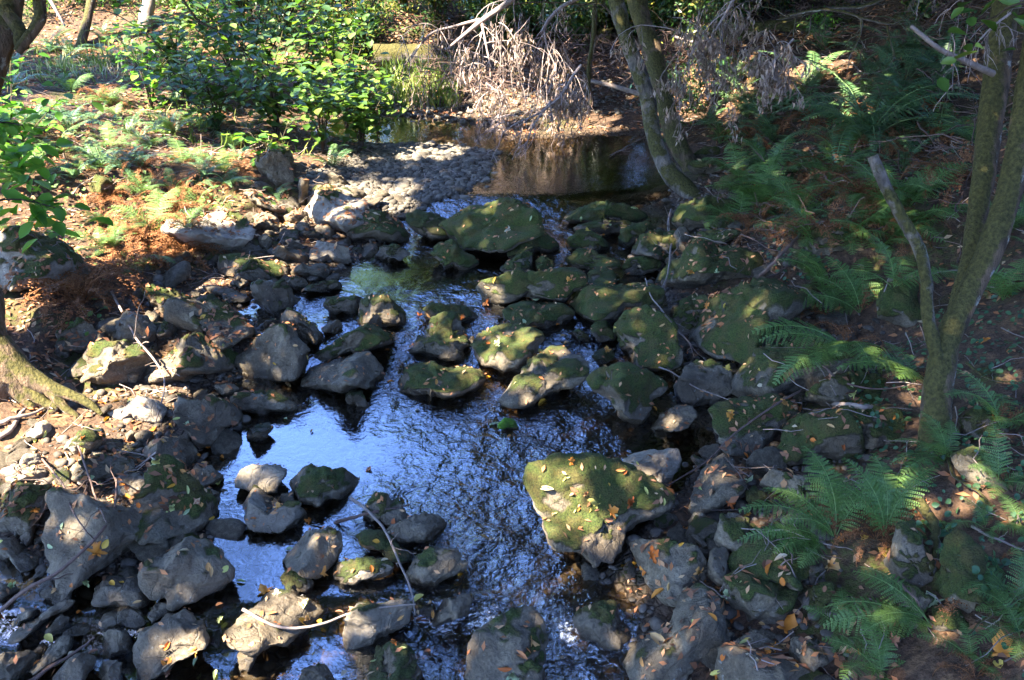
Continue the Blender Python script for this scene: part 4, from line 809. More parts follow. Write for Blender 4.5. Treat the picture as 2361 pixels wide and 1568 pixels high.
airbranch([(410,-20), (455,45), (505,72), (550,110), (600,150)], 8.0, .012, M_barkd, 'thin dark branch slanting down across the leafy shrubs', 67, 8, leaf=(M_broad, 2, .10, 'oval'))
airbranch([(215,23), (260,30), (310,58)], 12.0, .012, M_barkd, 'short dark branch before the bright upper left background', 68, 3)
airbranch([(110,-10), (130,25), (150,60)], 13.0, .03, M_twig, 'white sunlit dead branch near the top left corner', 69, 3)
airbranch([(870,-10), (850,30), (845,80)], 14, .018, M_barkd, 'dark slanting branch before the bright shrub gap at the top', 70, 4, leaf=(M_bay, 3, .09, 'lance'))
airbranch([(1460,140), (1400,20), (1330,10), (1230,5), (1130,20)], 14.2, .022, M_barkd, 'dark horizontal bough behind the hanging dead brush', 71, 10)
# near lime leaved sprays at the left edge
for i, (pts, lab) in enumerate([([(-60,480,5.6), (0,462,5.7), (60,462,5.8), (140,482,5.9)], 'low branch of large lime green leaves at the left edge above the pale boulder'),
     ([(-60,300,6.4), (0,282,6.5), (60,290,6.6), (120,298,6.7)], 'upper branch of yellow-green leaves at the left edge'), ([(-60,370,6.0), (0,362,6.1), (50,375,6.2)], 'middle leafy branch at the left edge between two others')]):
    airbranch(pts, 5, .008, M_barkd, lab, 80 + i, 9, 'leafy_branch', (M_lime, 1, .125, 'oval'))
airbranch([(2390,0,3.6), (2330,15,3.7), (2290,40,3.8), (2240,50,3.9)], 4, .006, M_barkd, 'drooping spray of green leaves at the top right corner', 84, 4, 'leafy_branch', (M_broad, 1, .09, 'oval'))
# ---------------------------------------------------------------- hanging dead brush
def brush(limbs, d, seeds, label, seed, n, length, dirv=(0, 0, -1), spread=1., leafn=0, r=.0065, name='dead_brush'):
    rg = np.random.default_rng(seed); b = MB(); S = []; root = None
    for pts in limbs:
        P = spline([at(p[0], p[1], d + (p[3] if len(p) > 3 else 0)) for p in pts], 20); rr = .6 * np.interp(np.linspace(0, 1, 20), np.linspace(0, 1, len(pts)), [p[2] for p in pts]) * pxr(d)
        if root is None: root = P[0]
        b.add(*tube(P - root, rr, 8, .12, seed)); S.append(P)
    e = empty(name, tuple(root)); tag(e, label, 'branch'); link('limb', b.mesh('limb', M_twig), e)
    S = np.concatenate(S); tb_ = MB(); tips = []
    seedp = [S[rg.integers(3, len(S))] if rg.random() < .65 else at(*seeds[rg.integers(len(seeds))][:2], d) + rg.normal(size=3) * .12 for _ in range(n)]
    def grow(p, dv, L, rad, lev):
        m = 9; bend = rdir(rg, 1)[0] * .5; q = [p]
        for k in range(m):
            dv = norm(dv + bend / m + np.asarray(dirv) * .17 + rg.normal(size=3) * .11); q.append(q[-1] + dv * L / m)
        q = np.array(q); tb_.add(*tube(q - root, rad * np.linspace(1, .45, m + 1), 4, close=False), rg.random())
        for k in (6, 8, 9): tips.append(q[k])
        if lev:
            for _ in range(rg.integers(2, 4)): k = rg.integers(2, m); grow(q[k], norm(dv + rdir(rg, 1)[0] * .8), L * rg.uniform(.35, .6), rad * .65, lev - 1)
    for p in seedp: grow(p, norm(np.asarray(dirv) * .35 + rdir(rg, 1)[0] * spread), length * rg.uniform(.5, 1.2), r, 2)
    link('twigs', tb_.mesh('twigs', M_twig), e)
    if leafn:
        t = np.array(tips); P = t[rg.integers(0, len(t), leafn)] + rg.normal(size=(leafn, 3)) * .03; dr = norm(rg.normal(size=(leafn, 3)) * .4 + [0, 0, -1]); L = rg.uniform(.05, .10, leafn)
        link('dead_leaves', leafmesh('dead_leaves', rg, P - root, dr, rdir(rg, leafn), L, L * .28, M_dleaf, 'lance', rg.uniform(0, 1, leafn)), e)
DB = 13.6
brush([[(1240,-60,12), (1178,0,11), (1106,51,10), (1065,85,7), (1031,113,4)], [(1106,45,7), (1050,60,5), (990,80,4), (945,140,2)], [(1110,50,6), (1120,100,5), (1130,150,3)]], DB, [(1060,90), (1090,70), (1110,100), (1130,80), (1040,110), (1090,120)], 'pale hanging dead brush over the far shore, the brightest mass of bare twigs', 201, 30, .85, leafn=450)
brush([[(1420,-40,9), (1311,7,8), (1270,40,7), (1250,72,5)], [(1255,72,4), (1262,110,3), (1280,150,2)]], DB + .4, [(1180,60), (1210,90), (1240,60), (1150,40), (1200,40)], 'darker dead brush hanging between the bright brush and thin trunk', 202, 20, .9, leafn=600)
brush([[(1340,150,6), (1318,180,6), (1290,225,5), (1240,265,4)]], DB - .5, [(1310,160), (1300,185), (1285,200), (1320,190)], 'dead brush with dry leaves hanging low near the thin trunk', 203, 20, .5, leafn=700)
brush([[(1290,225,5), (1240,262,4), (1190,285,3), (1160,305,2)], [(1270,232,4), (1230,290,3), (1212,340,2)]], DB - .9, [(1180,262), (1200,270), (1220,262), (1150,240), (1240,262)], 'fan of bare twigs dipping toward the dark pool', 204, 16, .42, dirv=(-.55, -.2, -.6), spread=.7)
brush([[(1120,190,3), (1150,215,3), (1175,245,2)]], DB - .6, [(1080,150), (1100,190), (1120,200), (1050,170)], 'low bare twigs hanging at the left end of the bright brush', 205, 16, .55, leafn=500)
brush([[(1700,-20,8), (1680,20,6), (1650,70,4)]], 10.5, [(1560,60), (1600,80), (1640,60), (1580,20), (1620,120)], 'dead leafy tangle hanging right of the leaning trunks', 206, 14, .8, leafn=1500)
brush([[(1830,90,5), (1800,120,4), (1780,150,3)]], 9.3, [(1750,120), (1800,130), (1830,110)], 'clump of curled dead fronds on the dark slope, top right', 207, 14, .35, leafn=700)
brush([[(2330,30,5), (2290,60,4), (2260,90,3)]], 5.6, [(2240,40), (2260,60), (2280,50)], 'bundle of dry brown stalks beside the forked tree, top right', 208, 12, .35, r=.0035)
# ---------------------------------------------------------------- ferns
def frond_mesh(kind, seed):
    rg = np.random.default_rng(seed); n = 30; e0, e1 = {'sword': (62, -28), 'lady': (58, -18), 'dead': (62, -95), 'low': (28, -35)}[kind]
    t = np.linspace(0, 1, n); el = np.radians(e0 + (e1 - e0) * t ** 1.2 + rg.uniform(-6, 6)); yaw = np.radians(rg.uniform(-14, 14)) * t
    d = np.stack([np.cos(el) * np.cos(yaw), np.cos(el) * np.sin(yaw), np.sin(el)], 1); P = np.cumsum(d, 0) / n; P -= P[0]
    b = MB(); b.add(*tube(P, .0075 * np.linspace(1, .3, n), 4), .9 if kind != 'dead' else .6)
    side = norm(np.cross([0, 0, 1], d)); up = np.cross(d, side)
    m = {'sword': 34, 'lady': 19, 'dead': 22, 'low': 20}[kind]; tt = np.linspace(.16 if kind != 'sword' else .1, .985, m)
    Pp, Dd, Nn, Ll, Ww = [], [], [], [], []
    for i, s in enumerate(tt):
        j = s * (n - 1); k = int(j); f = j - k; k2 = min(k + 1, n - 1); p = P[k] * (1 - f) + P[k2] * f
        if kind == 'sword': L = .125 * min(1, s * 6) * (1 - s ** 3) ** .8 + .012
        else: L = .215 * math.sin(math.pi * min(1, (s * .98) ** .75)) ** .9 + .01
        for sg in (-1, 1):
            dv = norm(side[k] * sg + d[k] * (.25 if kind == 'sword' else .38) - up[k] * .12 + rg.normal(size=3) * (.06 if kind != 'dead' else .4))
            L_ = L * rg.uniform(.85, 1.1) * (1 if kind != 'dead' else rg.uniform(.3, .8))
            if kind == 'sword': Pp.append(p); Dd.append(dv); Nn.append(up[k] + rg.normal(size=3) * .1); Ll.append(L_); Ww.append(.019); continue
            q = 9 if L_ > .08 else 5; nrm = norm(up[k] + rg.normal(size=3) * .12); pv = np.cross(nrm, dv)
            for a in range(q):
                u = (a + .5) / q; dr = dv if kind != 'dead' else norm(dv + rg.normal(size=3) * .3)
                for s2 in (-1, 1):
                    Pp.append(p + dr * L_ * u - np.array([0, 0, 1]) * (.15 * L_ * u * u)); Dd.append(norm(pv * s2 + dv * .8)); Nn.append(nrm); Ll.append((.0215 if L_ > .08 else .017) * (1 - u * .72) + .003); Ww.append(L_ * 1.0 / q * 1.1)
    V, F, k = leaves(np.array(Pp), np.array(Dd), np.array(Nn), np.array(Ll), np.array(Ww), 'lance')
    tone = np.repeat(rg.uniform(.2, .8, len(Pp)) if kind != 'dead' else rg.random(len(Pp)), k); b.add(V, F, tone)
    return b.mesh('frond', {'sword': M_sword, 'lady': M_lady, 'dead': M_dead, 'low': M_lady}[kind], False)
FR = {k: [frond_mesh(k, 300 + i * 7) for i in range(4)] for k in ('sword', 'lady', 'dead', 'low')}
def fern(px, py, size, n, kind, label, az=None, seed=0, dead=0, group=None, lift=0.):
    rg = np.random.default_rng(seed + int(px) * 7 + int(py)); q, _ = hit(px, py); q = ground(px, py) if q is None else q; q = q + [0, 0, lift]
    e = empty('fern' if kind != 'dead' else 'dead_fern', tuple(q - [0, 0, .02])); tag(e, label, 'fern', group)
    for i in range(n + dead):
        kd = kind if i < n else 'dead'; a = (az[0] + (az[1] - az[0]) * (i + rg.uniform(0, .8)) / n) if az and i < n else 360. * i / max(1, n) + rg.uniform(-22, 22)
        o = link('frond', FR[kd][rg.integers(4)], e) if i < n or dead == 0 else link('dead_frond', FR[kd][rg.integers(4)], e)
        s = size * ((.82 if py > 1000 else 1.2) if px > 1500 else .88) * rg.uniform(.7, 1.15) * (1 if i < n else .7); o.rotation_euler = (R(rg.uniform(-14, 14)), R(rg.uniform(-22, 20)), R(a)); o.scale = (s, s, s)
    return e
FERNS = [
 (1995,330,1.25,18,'sword','largest dark sword fern, spreading over the right bank',None,7), (1860,215,.85,11,'sword','dark sword fern half way up the right bank, left of the big one',None,5),
 (2185,190,.75,9,'sword','sword fern just left of the forked trunk near the top',(60,260),0), (2110,260,.7,7,'sword','sword fern with one yellow frond beside the forked trunk',(20,240),0),
 (1725,270,.75,8,'sword','sword fern with fronds arching left behind the leaning trunks',(100,260),2), (2060,130,.6,7,'sword','small sword fern near the top beside the grey branches',None,2),
 (1660,330,.45,6,'lady','small pale fern right of the leaning trunks',None,1), (1775,330,.7,8,'sword','blue-green sword fern above the bright mossy rocks',(110,300),5),
 (1745,490,.6,8,'lady','feathery fern above the mossy boulder strewn with orange leaves',(60,250),3), (1840,500,.6,7,'lady','feathery fern left of the brown dead fronds, right bank',None,4),
 (1875,560,.5,5,'lady','small fern behind the thick brown branch',(90,260),2), (1900,665,.55,7,'lady','fern draped over the top of the largest right-shore boulder',(80,280),2),
 (1985,720,.62,7,'lady','fern with tall fronds behind the largest right-shore boulder',(40,200),3), (1955,800,.62,6,'low','fern drooping over the dark boulder, centre of the right shore',(150,270),3),
 (2080,560,.5,6,'lady','fern left of the snapped stem half way up',(90,230),3), (2110,880,.5,6,'lady','fern growing against the left side of the forked trunk',(110,240),1),
 (2060,660,.45,6,'lady','fern in shade left of the snapped stem',None,2), (1926,1237,.72,9,'lady','large fern clump with dry stalks on the lower right shore',(20,200),4),
 (2040,1235,.72,8,'lady','fern clump with a brown curled heart right of the large clump',(-20,150),6), (1900,1245,.60,4,'low','low frond spray drooping left over the leaf-dotted mossy boulder',(160,235),1),
 (2150,1440,.62,6,'low','arching fern above the bottom edge, right of the rounded boulder',(110,215),1), (1950,1465,.36,5,'lady','small grey-green fern by the egg-shaped boulder',None,1),
 (2030,1560,.52,9,'lady','dense bright fern at the bottom edge, lower right',None,0), (2240,1520,.36,5,'lady','small fern in the bottom right corner',None,2),
 (2180,1060,.5,7,'lady','fern at the very foot of the forked trunk',(60,250),1), (2300,1290,.4,5,'low','fern sprig at the right edge beyond the pear-shaped boulder',None,1), (2350,1450,.4,5,'lady','fern cut by the right edge near the bottom',None,2),
 (2250,330,.5,6,'lady','sunlit-tipped fern beside the forked trunk at mid height',(90,220),0), (2030,480,.5,3,'lady','fern sprig under the big dark sword fern',(150,300),8),
 (75,305,.8,11,'sword','bright sword fern at the left edge of the upper bank',None,3), (160,300,.75,8,'sword','grey-green sword fern right of the bright one, upper left',(0,200),2),
 (238,385,.55,7,'sword','upright sword fern below the sunlit clearing, left bank',(20,180),2), (290,395,.55,6,'sword','sword fern with one lime frond in the left bank shade',None,3),
 (400,310,.8,10,'sword','dark sword fern below the leafy shrubs, left bank',None,6), (500,300,.6,7,'sword','half hidden sword fern under the leafy shrubs',None,3),
 (420,375,.55,6,'lady','pale fern in the middle of the left bank',None,3), (360,540,.72,7,'lady','fern mixed with sunlit rusty fronds beside the hottest sun patch',None,9),
 (515,425,.5,5,'low','golden-green fern left of the upright grey boulder',(-40,160),5), (632,450,.4,6,'sword','small blue-green fern at the foot of the upright grey boulder',None,0),
 (765,385,.6,8,'sword','sword fern below the shrubs left of the gravel bar',None,2), (455,470,.5,5,'lady','sparse fern among rusty fronds left of the slab',None,7),
 (345,600,.55,5,'low','bright green frond hanging in front of the sunlit gap',(250,320),5), (120,120,.8,9,'sword','shaded sword fern behind the top left trunk',None,4),
 (270,150,.8,8,'sword','dark sword fern before the bright upper left clearing',None,4), (30,210,.7,8,'sword','fern under the mossy trunk of the top left corner',None,3), (90,400,.5,6,'lady','small fern in the sunlit leaf litter at far left',None,2),
 (20,430,.5,5,'lady','little fern behind the lime leaves at the left edge',None,1),
]
for f in FERNS: fern(f[0], f[1], f[2], f[3], f[4], f[5], f[6], 0, f[7])
for px, py, s, n, lab in [(190,700,.75,16,'big rusty heap of dead fronds above the left trunk base'), (270,640,.6,12,'rusty dead fern right of the big rusty heap'), (330,560,.6,12,'rusty fronds glowing in the hottest sun patch'),
   (430,590,.6,12,'rusty dead fern right of the bright green hanging frond'), (400,500,.6,11,'curled dead fern in front of the slab, left bank'),
   (430,450,.5,9,'dead fern at the left end of the hottest boulder'), (560,400,.5,8,'brown dead fern left of the upright grey boulder'), (330,390,.5,8,'dead fern in shade on the middle left bank'),
   (1920,420,.7,14,'brown dead fronds hanging below the largest sword fern'), (1990,470,.7,14,'rust-brown dead fronds behind the snapped stem'), (1860,400,.5,8,'brown dead fronds above the bright mossy rocks'),
   (1880,290,.6,10,'brown dead fronds between two dark sword ferns'), (2020,1240,.45,9,'curled brown fern remains between two lower right ferns'), (1850,720,.35,6,'dead frond tuft on the largest right-shore boulder'),
   (230,230,.6,8,'rusty dead fern in the upper left shade'), (130,340,.5,8,'rusty dead fern at the lower rim of the bright sword fern'), (2250,1560,.35,7,'dead fern in the bottom right corner'), (1780,300,.5,8,'brown dead fronds below the blue-green sword fern'),
   (2200,420,.6,8,'brown dead fronds left of the forked trunk'), (1700,1090,.2,5,'small withered frond on the blue-grey angular boulder')]:
    fern(px, py, s * 1.35 if px < 640 and py > 400 else s, int(n * 1.3), 'dead', lab)
rgf = np.random.default_rng(44)
for (x0, y0, x1, y1), nn_, kd, s, lab, gr in [((1660,230,2230,560),22,'dead',.6,'hanging brown dead fern on the right slope','brown dead ferns on the right slope'), ((150,340,560,440),9,'sword',.5,'fern in the sun-dappled middle of the left bank','ferns in the middle of the left bank'), ((215,430,430,620),13,'dead',.6,'rusty dead fern in the thick of the left bank','rusty dead ferns on the left bank'), ((230,430,440,600),7,'lady',.45,'green fern pushing through the rusty dead ones','green ferns among the rusty ones'), ((0,180,560,430),20,'lady',.5,'shaded fern among the undergrowth of the upper left bank','ferns crowding the upper left bank'), ((0,60,520,200),16,'sword',.7,'fern in the distant undergrowth at the upper left','distant ferns at the upper left'),
   ((1620,100,2180,420),34,'sword',.7,'shaded sword fern on the dark upper right slope','ferns crowding the dark right slope'), ((1680,400,2230,600),16,'lady',.6,'shaded feathery fern in the middle of the right slope','ferns in the middle of the right slope'), ((2230,500,2361,1500),12,'lady',.42,'small fern in the shade beyond the forked trunk','ferns beyond the forked trunk'),
   ((250,200,900,330),14,'sword',.5,'fern in the shade beneath the leafy shrubs','ferns beneath the leafy shrubs')]:
    for _ in range(nn_): fern(rgf.uniform(x0, x1), rgf.uniform(y0, y1), s * rgf.uniform(.7, 1.1), 6, kd, lab, None, int(rgf.integers(9999)), 2, gr)
# ---------------------------------------------------------------- leafy shrubs
def shrub(base, h, spread, nst, nl, leaf, mat, kind, name, label, cat, seed, asp=.75, flat=.75, group=None, low=.25, smat=None):
    rg = np.random.default_rng(seed); b = MB(); pts = []
    for i in range(nst):
        a = rg.uniform(0, 2 * np.pi); sp = spread * math.sqrt(rg.random()); top = np.array([math.cos(a) * sp, math.sin(a) * sp, h * rg.uniform(.55, 1.)])
        P = spline([(0, 0, 0), top * [.25, .25, .5] + rg.normal(size=3) * .05, top], 10); b.add(*tube(P, .012 * h ** .5 * np.linspace(1, .3, 10), 5))
        for _ in range(4):
            j = rg.integers(4, 10); dv = norm(np.array([rg.normal(), rg.normal(), .25])); l = spread * rg.uniform(.25, .5); q = P[j] + dv * l * np.linspace(0, 1, 5)[:, None]; b.add(*tube(q, .005 * np.linspace(1, .4, 5), 4)); pts += list(q[1:])
        pts += list(P[int(10 * low):])
    e = empty(name, tuple(base)); tag(e, label, cat, group); link('stems', b.mesh('stems', smat or M_barkd), e)
    T_ = np.array(pts); P = T_[rg.integers(0, len(T_), nl)] + rg.normal(size=(nl, 3)) * np.array([.11, .11, .06]) * max(1, h * .6); P[:, 2] = np.maximum(P[:, 2], .05)
    foliage('foliage', rg, P, leaf, mat, kind, asp, flat, e); return e
k = 0
for px, py, h, sp, nl, m_, lab in [
  (505,300,1.5,.8,300,M_broad,'leafy green shrub in the middle of the left bank'), (640,320,1.5,.8,300,M_broad,'leafy green shrub behind the upright grey boulder'),
  (745,350,1.3,.7,280,M_broad,'leafy green shrub left of the gravel bar'), (835,345,1.15,.65,300,M_broad,'large-leaved shrub hanging over the back pool'),
  (800,300,1.7,.8,340,M_broad,'tall large-leaved shrub behind the one over the back pool'), (430,235,1.5,.9,280,M_broad,'broad shrub with flat tiers of leaves before the bright clearing'),
  (600,235,1.9,1.0,420,M_broad,'dense tall shrub at the centre of the upper left'), (700,250,1.8,1.0,400,M_broad,'dense tall shrub behind the back pool shrubs'),
  (350,250,1.1,.6,120,M_lime,'pale lime-leaved sapling left of the leafy shrubs'), (640,390,.5,.35,50,M_lime,'small lime-leaved seedling by the upright grey boulder'),
  (50,420,.8,.6,110,M_lime,'lime-green bush in full sun at the left edge'), (20,350,1.0,.6,120,M_lime,'tall lime-green bush at the far left edge'), (540,200,1.6,.8,260,M_sunny,'sun-washed shrub behind the tiered one'),
  (870,310,.7,.4,90,M_broad,'low leafy shoot with yellow leaves at the gravel rim')]:
    k += 1; shrub(ground(px, py), h, sp, 7, nl, .135, m_, 'oval', 'leafy_shrub', lab, 'shrub', 400 + k)
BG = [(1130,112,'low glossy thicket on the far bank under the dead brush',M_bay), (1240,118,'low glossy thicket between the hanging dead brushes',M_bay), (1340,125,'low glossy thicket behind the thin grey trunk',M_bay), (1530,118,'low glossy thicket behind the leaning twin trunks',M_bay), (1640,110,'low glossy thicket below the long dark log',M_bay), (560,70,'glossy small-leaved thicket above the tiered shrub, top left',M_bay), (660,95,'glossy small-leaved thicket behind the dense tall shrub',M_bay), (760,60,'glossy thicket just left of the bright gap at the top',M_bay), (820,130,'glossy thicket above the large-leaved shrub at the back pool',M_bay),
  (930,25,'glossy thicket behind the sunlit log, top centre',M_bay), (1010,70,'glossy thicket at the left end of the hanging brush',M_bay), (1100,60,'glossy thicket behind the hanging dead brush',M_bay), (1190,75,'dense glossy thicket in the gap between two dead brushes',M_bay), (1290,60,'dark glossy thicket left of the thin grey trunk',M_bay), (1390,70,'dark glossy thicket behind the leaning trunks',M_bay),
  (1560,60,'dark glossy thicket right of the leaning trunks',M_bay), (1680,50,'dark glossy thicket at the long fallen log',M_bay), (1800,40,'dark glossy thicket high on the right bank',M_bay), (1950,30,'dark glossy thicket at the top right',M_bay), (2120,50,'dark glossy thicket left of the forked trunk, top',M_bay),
  (90,40,'sunlit shrub at the top left behind the stub',M_sunny), (260,15,'sunlit shrub behind the slim dark trunk',M_sunny), (400,20,'sunlit shrub in the bright upper left background',M_sunny), (480,60,'sunlit shrub left of the glossy thickets',M_sunny), (180,5,'sunlit shrub at the very top left',M_sunny)]
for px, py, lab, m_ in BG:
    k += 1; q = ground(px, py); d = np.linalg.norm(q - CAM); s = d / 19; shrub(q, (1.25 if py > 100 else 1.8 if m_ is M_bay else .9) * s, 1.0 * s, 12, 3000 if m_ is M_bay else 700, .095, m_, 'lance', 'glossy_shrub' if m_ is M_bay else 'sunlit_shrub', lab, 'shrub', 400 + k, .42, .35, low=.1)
for px, py, h, lab in [(1545,330,1.2,'small-leaved bush beside the foot of the leaning trunks'), (1620,170,1.3,'small-leaved bush on the steep bank right of the trunks'), (1600,260,.9,'small-leaved bush in the vine tangle right of the trunks'), (1440,110,1.0,'small bush between thin trunk and leaning trunks'), (1890,80,.35,'tiny lime green seedling lit against the dark slope, top right')]:
    k += 1; shrub(ground(px, py), h, h * .5, 9, int(700 * h), .07, M_bay if h > .5 else M_lime, 'lance', 'small_bush', lab, 'shrub', 400 + k, .4, .35, low=.1)
# ---------------------------------------------------------------- background trees
def tree(x, y, h, cr, label, mat, seed, n=5000, leaf=.16, zc=.62, group=None, bmat=None, r=.16):
    rg = np.random.default_rng(seed); z = float(T(x, y)); e = empty('tree', (x, y, z - .1)); tag(e, label, 'tree', group)
    P = spline([(0, 0, 0), (rg.normal() * .15, rg.normal() * .15, h * .5), (rg.normal() * .4, rg.normal() * .4, h * .95)], 20); b = MB(); b.add(*tube(P, r * np.linspace(1.1, .2, 20), 10, .08, seed))
    for i in range(9):
        j = rg.integers(7, 19); a = rg.uniform(0, 6.28); dv = np.array([math.cos(a), math.sin(a), .5]); q = P[j] + dv * cr * .8 * np.linspace(0, 1, 8)[:, None] + np.cumsum(rg.normal(size=(8, 3)) * .06, 0); b.add(*tube(q, r * .35 * np.linspace(1, .2, 8), 6))
    link('trunk', b.mesh('trunk', bmat or M_barkd), e); Pc = crown_pts(rg, (0, 0, h * zc), (cr, cr, h * (1 - zc)), n, .6, 60); foliage('crown', rg, Pc, leaf, mat, 'lance', .5, .3, e); return e
GB = 'trees filling the background beyond the far bank'
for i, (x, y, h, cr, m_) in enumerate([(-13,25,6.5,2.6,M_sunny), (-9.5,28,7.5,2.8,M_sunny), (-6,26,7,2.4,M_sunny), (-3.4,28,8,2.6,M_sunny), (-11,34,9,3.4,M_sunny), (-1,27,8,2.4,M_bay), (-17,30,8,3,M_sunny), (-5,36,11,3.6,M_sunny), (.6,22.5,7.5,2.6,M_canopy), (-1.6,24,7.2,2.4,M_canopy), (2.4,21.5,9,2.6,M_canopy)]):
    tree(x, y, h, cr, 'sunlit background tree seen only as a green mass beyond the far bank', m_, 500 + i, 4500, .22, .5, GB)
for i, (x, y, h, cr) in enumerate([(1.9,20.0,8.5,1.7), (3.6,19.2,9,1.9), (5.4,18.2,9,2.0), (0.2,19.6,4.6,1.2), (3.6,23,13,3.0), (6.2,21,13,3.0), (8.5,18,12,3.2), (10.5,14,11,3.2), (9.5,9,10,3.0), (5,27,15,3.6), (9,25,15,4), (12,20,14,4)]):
    tree(x, y, h, cr, 'tree standing high above the right bank, leaf colour darkened for shade', M_dark, 520 + i, 5200, .26, .5, 'dark trees above the right bank', r=.22)
# ---------------------------------------------------------------- unseen overhead canopy, shaped to shade, gaps cut for sun patches
HOLES = [(30,560,.5,.1),(130,600,.4,.1),(470,540,.3,0),(540,480,.35,0),(230,620,.3,.2),(560,540,.4,0),(450,520,.35,0),(300,600,.35,0),(410,560,.3,0),(180,650,.3,.3),(240,680,.25,.2),(140,690,.2,.2),(350,640,.25,.1),(640,500,.3,0),(120,930,.25,0),(180,980,.25,0),(40,960,.3,0),(300,920,.15,0),(80,1080,.25,0),(60,590,.55,0),(100,560,.35,0),(520,505,.40,0),(570,520,.35,0),(600,470,.25,0),(330,570,.38,0),(370,585,.25,0),(740,455,.35,0),(780,470,.32,0),(850,455,.35,0),(900,450,.25,0),(480,560,.2,0),
 (270,850,.26,0),(240,890,.22,0),(300,875,.2,0),(200,930,.25,0),(120,960,.25,0),(60,1040,.25,0),(150,1060,.22,0),(100,1010,.25,0),(250,1000,.18,0),(200,1190,.20,.15),(270,1215,.16,.15),(160,1170,.14,.15),(320,1170,.14,.1),
 (410,870,.15,.15),(430,850,.12,.2),(1030,790,.12,.25),(1045,760,.10,.25),(1170,775,.2,.3),(1215,800,.14,.25),(1080,875,.12,.15),(1215,880,.17,.2),(1180,910,.14,.1),(1265,845,.12,.25),(1190,905,.1,0),
 (1340,1090,.18,.3),(1400,1110,.2,.3),(1440,1150,.16,.3),(1370,1150,.14,.3),(1500,1060,.08,.1),(600,1400,.18,.08),(690,1400,.16,.08),(640,1380,.14,.1),(860,1410,.14,.1),(610,1095,.13,.1),(800,1320,.12,.1),(700,1440,.12,0),(540,1560,.12,0),(1300,1290,.2,0),
 (1140,650,.16,.15),(1190,655,.13,.15),(1060,610,.1,.1),(870,720,.08,.1),(640,790,.14,.2),(700,760,.1,.1),(1200,500,.18,.2),
 (300,260,1.0,0),(230,300,.7,0),(120,350,.6,0),(170,390,.5,0),(60,330,.6,.6),(70,470,.35,.9),(240,440,.3,0),(220,480,.25,0),(130,290,.5,.3),(20,420,.5,.3),(430,480,.3,.2),(360,500,.3,.2),
 (1080,180,.4,.6),(1050,100,.4,1.),(1180,150,.35,.8),(1290,220,.45,.4),(1200,280,.4,.3),(940,285,.5,0),(900,300,.4,0),(1180,240,.4,0),(930,125,.5,.3),(960,200,.6,0),
 (1560,190,.3,.5),(1600,60,.5,1.),(1620,150,.35,.8),(1880,70,.3,.6),(1840,150,.3,.2),(1960,240,.15,.3),(1690,250,.15,.1),
 (600,120,.7,1.),(760,180,.4,1.),(850,200,.4,.9),(900,240,.35,.7),(330,180,.5,.9),(460,130,.5,1.2),(280,60,1.5,0),(700,60,.7,1.5),(380,60,1.,0),(880,60,.9,0)]
HC, HR = [], []
HK = []
for px, py, r, hgt in HOLES:
    mid = px > 560 and py > 560; HK.append((.55 if py > 1120 and px < 420 else .55 if 1300 < px < 1480 and 1050 < py < 1200 else .30) if mid or (py > 1120 and px < 420) else 0); r = r if mid else r * 1.3 if px < 700 and py > 420 else r
    q = ground(px, py, hgt) if hgt else hit(px, py)[0]; HC.append(q); HR.append(r)
HC, HR = np.array(HC), np.array(HR)
def sunfilter(P, rg):
    keep = np.ones(len(P), bool); wob = 1 + .35 * fbm(P * 1.1, 61, 2)
    for c, r, kp_ in zip(HC, HR, HK):
        v = P - c; t = v @ SUNDIR; d = np.linalg.norm(v - t[:, None] * SUNDIR, axis=1); keep &= ~((d < r * wob + .12) & (t > .3) & (rg.random(len(P)) > kp_))
    return keep
n = 120000; rg = np.random.default_rng(9); GX = rg.uniform(-12, 10, n); GY = rg.uniform(1.2, 31, n); G = np.stack([GX, GY, T(GX, GY) * 1.], 1)
Hh = rg.uniform(7.2, 10.5, n) / SUNDIR[2]; P = G + SUNDIR * Hh[:, None] + rg.normal(size=(n, 3)) * .1
sunny_back = (GY > 17.5) & (GX < -2.0 + .1 * (GY - 17.5)); kp = ~(sunny_back & (rg.random(n) < .97))
v = P - np.array([-.4, 5.3, 0]); az = np.degrees(np.arctan2(v[:, 0], v[:, 1])); el = np.degrees(np.arctan2(v[:, 2], np.hypot(v[:, 0], v[:, 1])))
kp &= ~((az > -32) & (az < 0) & (el < 62) & (P[:, 1] > 9)); kp &= sunfilter(P, rg); qx, qy, qz = proj(P); kp &= ~((qz > 0) & (qy > -120)); P = P[kp]
nd = 52000; Dd = rdir(rg, nd); Dd[:, 2] = np.abs(Dd[:, 2]); Q = np.array([0, 6.5, .5]) + Dd * rg.uniform(9.5, 13, nd)[:, None]; az = np.degrees(np.arctan2(Dd[:, 0], Dd[:, 1])); el = np.degrees(np.arcsin(Dd[:, 2]))  # leaf dome added to cut skylight, open where the water mirrors sky
qx, qy, qz = proj(Q); kq = ~((qz > 0) & (qy > -170)) & (Q[:, 2] > 2.2) & ~((az > -30) & (az < 1.5) & (el < 66)) & (np.linalg.norm(Q - CAM, axis=1) > 4.5) & ~((az > -75) & (az < -29) & (el < 30)) & sunfilter(Q, rg)
kq &= (Q[:, 0] < 2.5) | (rg.random(nd) < .55); P = np.concatenate([P, Q[kq]])
TR = [(-4.6, -1.5), (-7.8, 1.2), (-8.4, 5.5), (-10.5, 9.5), (-13, 14), (-14, 20), (3.6, -4.5), (-1.8, -5.5), (-16, 4), (8.5, 1.0), (10.5, 6), (7.5, 14)]
ti = np.argmin(np.stack([np.hypot(P[:, 0] - a, P[:, 1] - b) for a, b in TR], 1), 1)
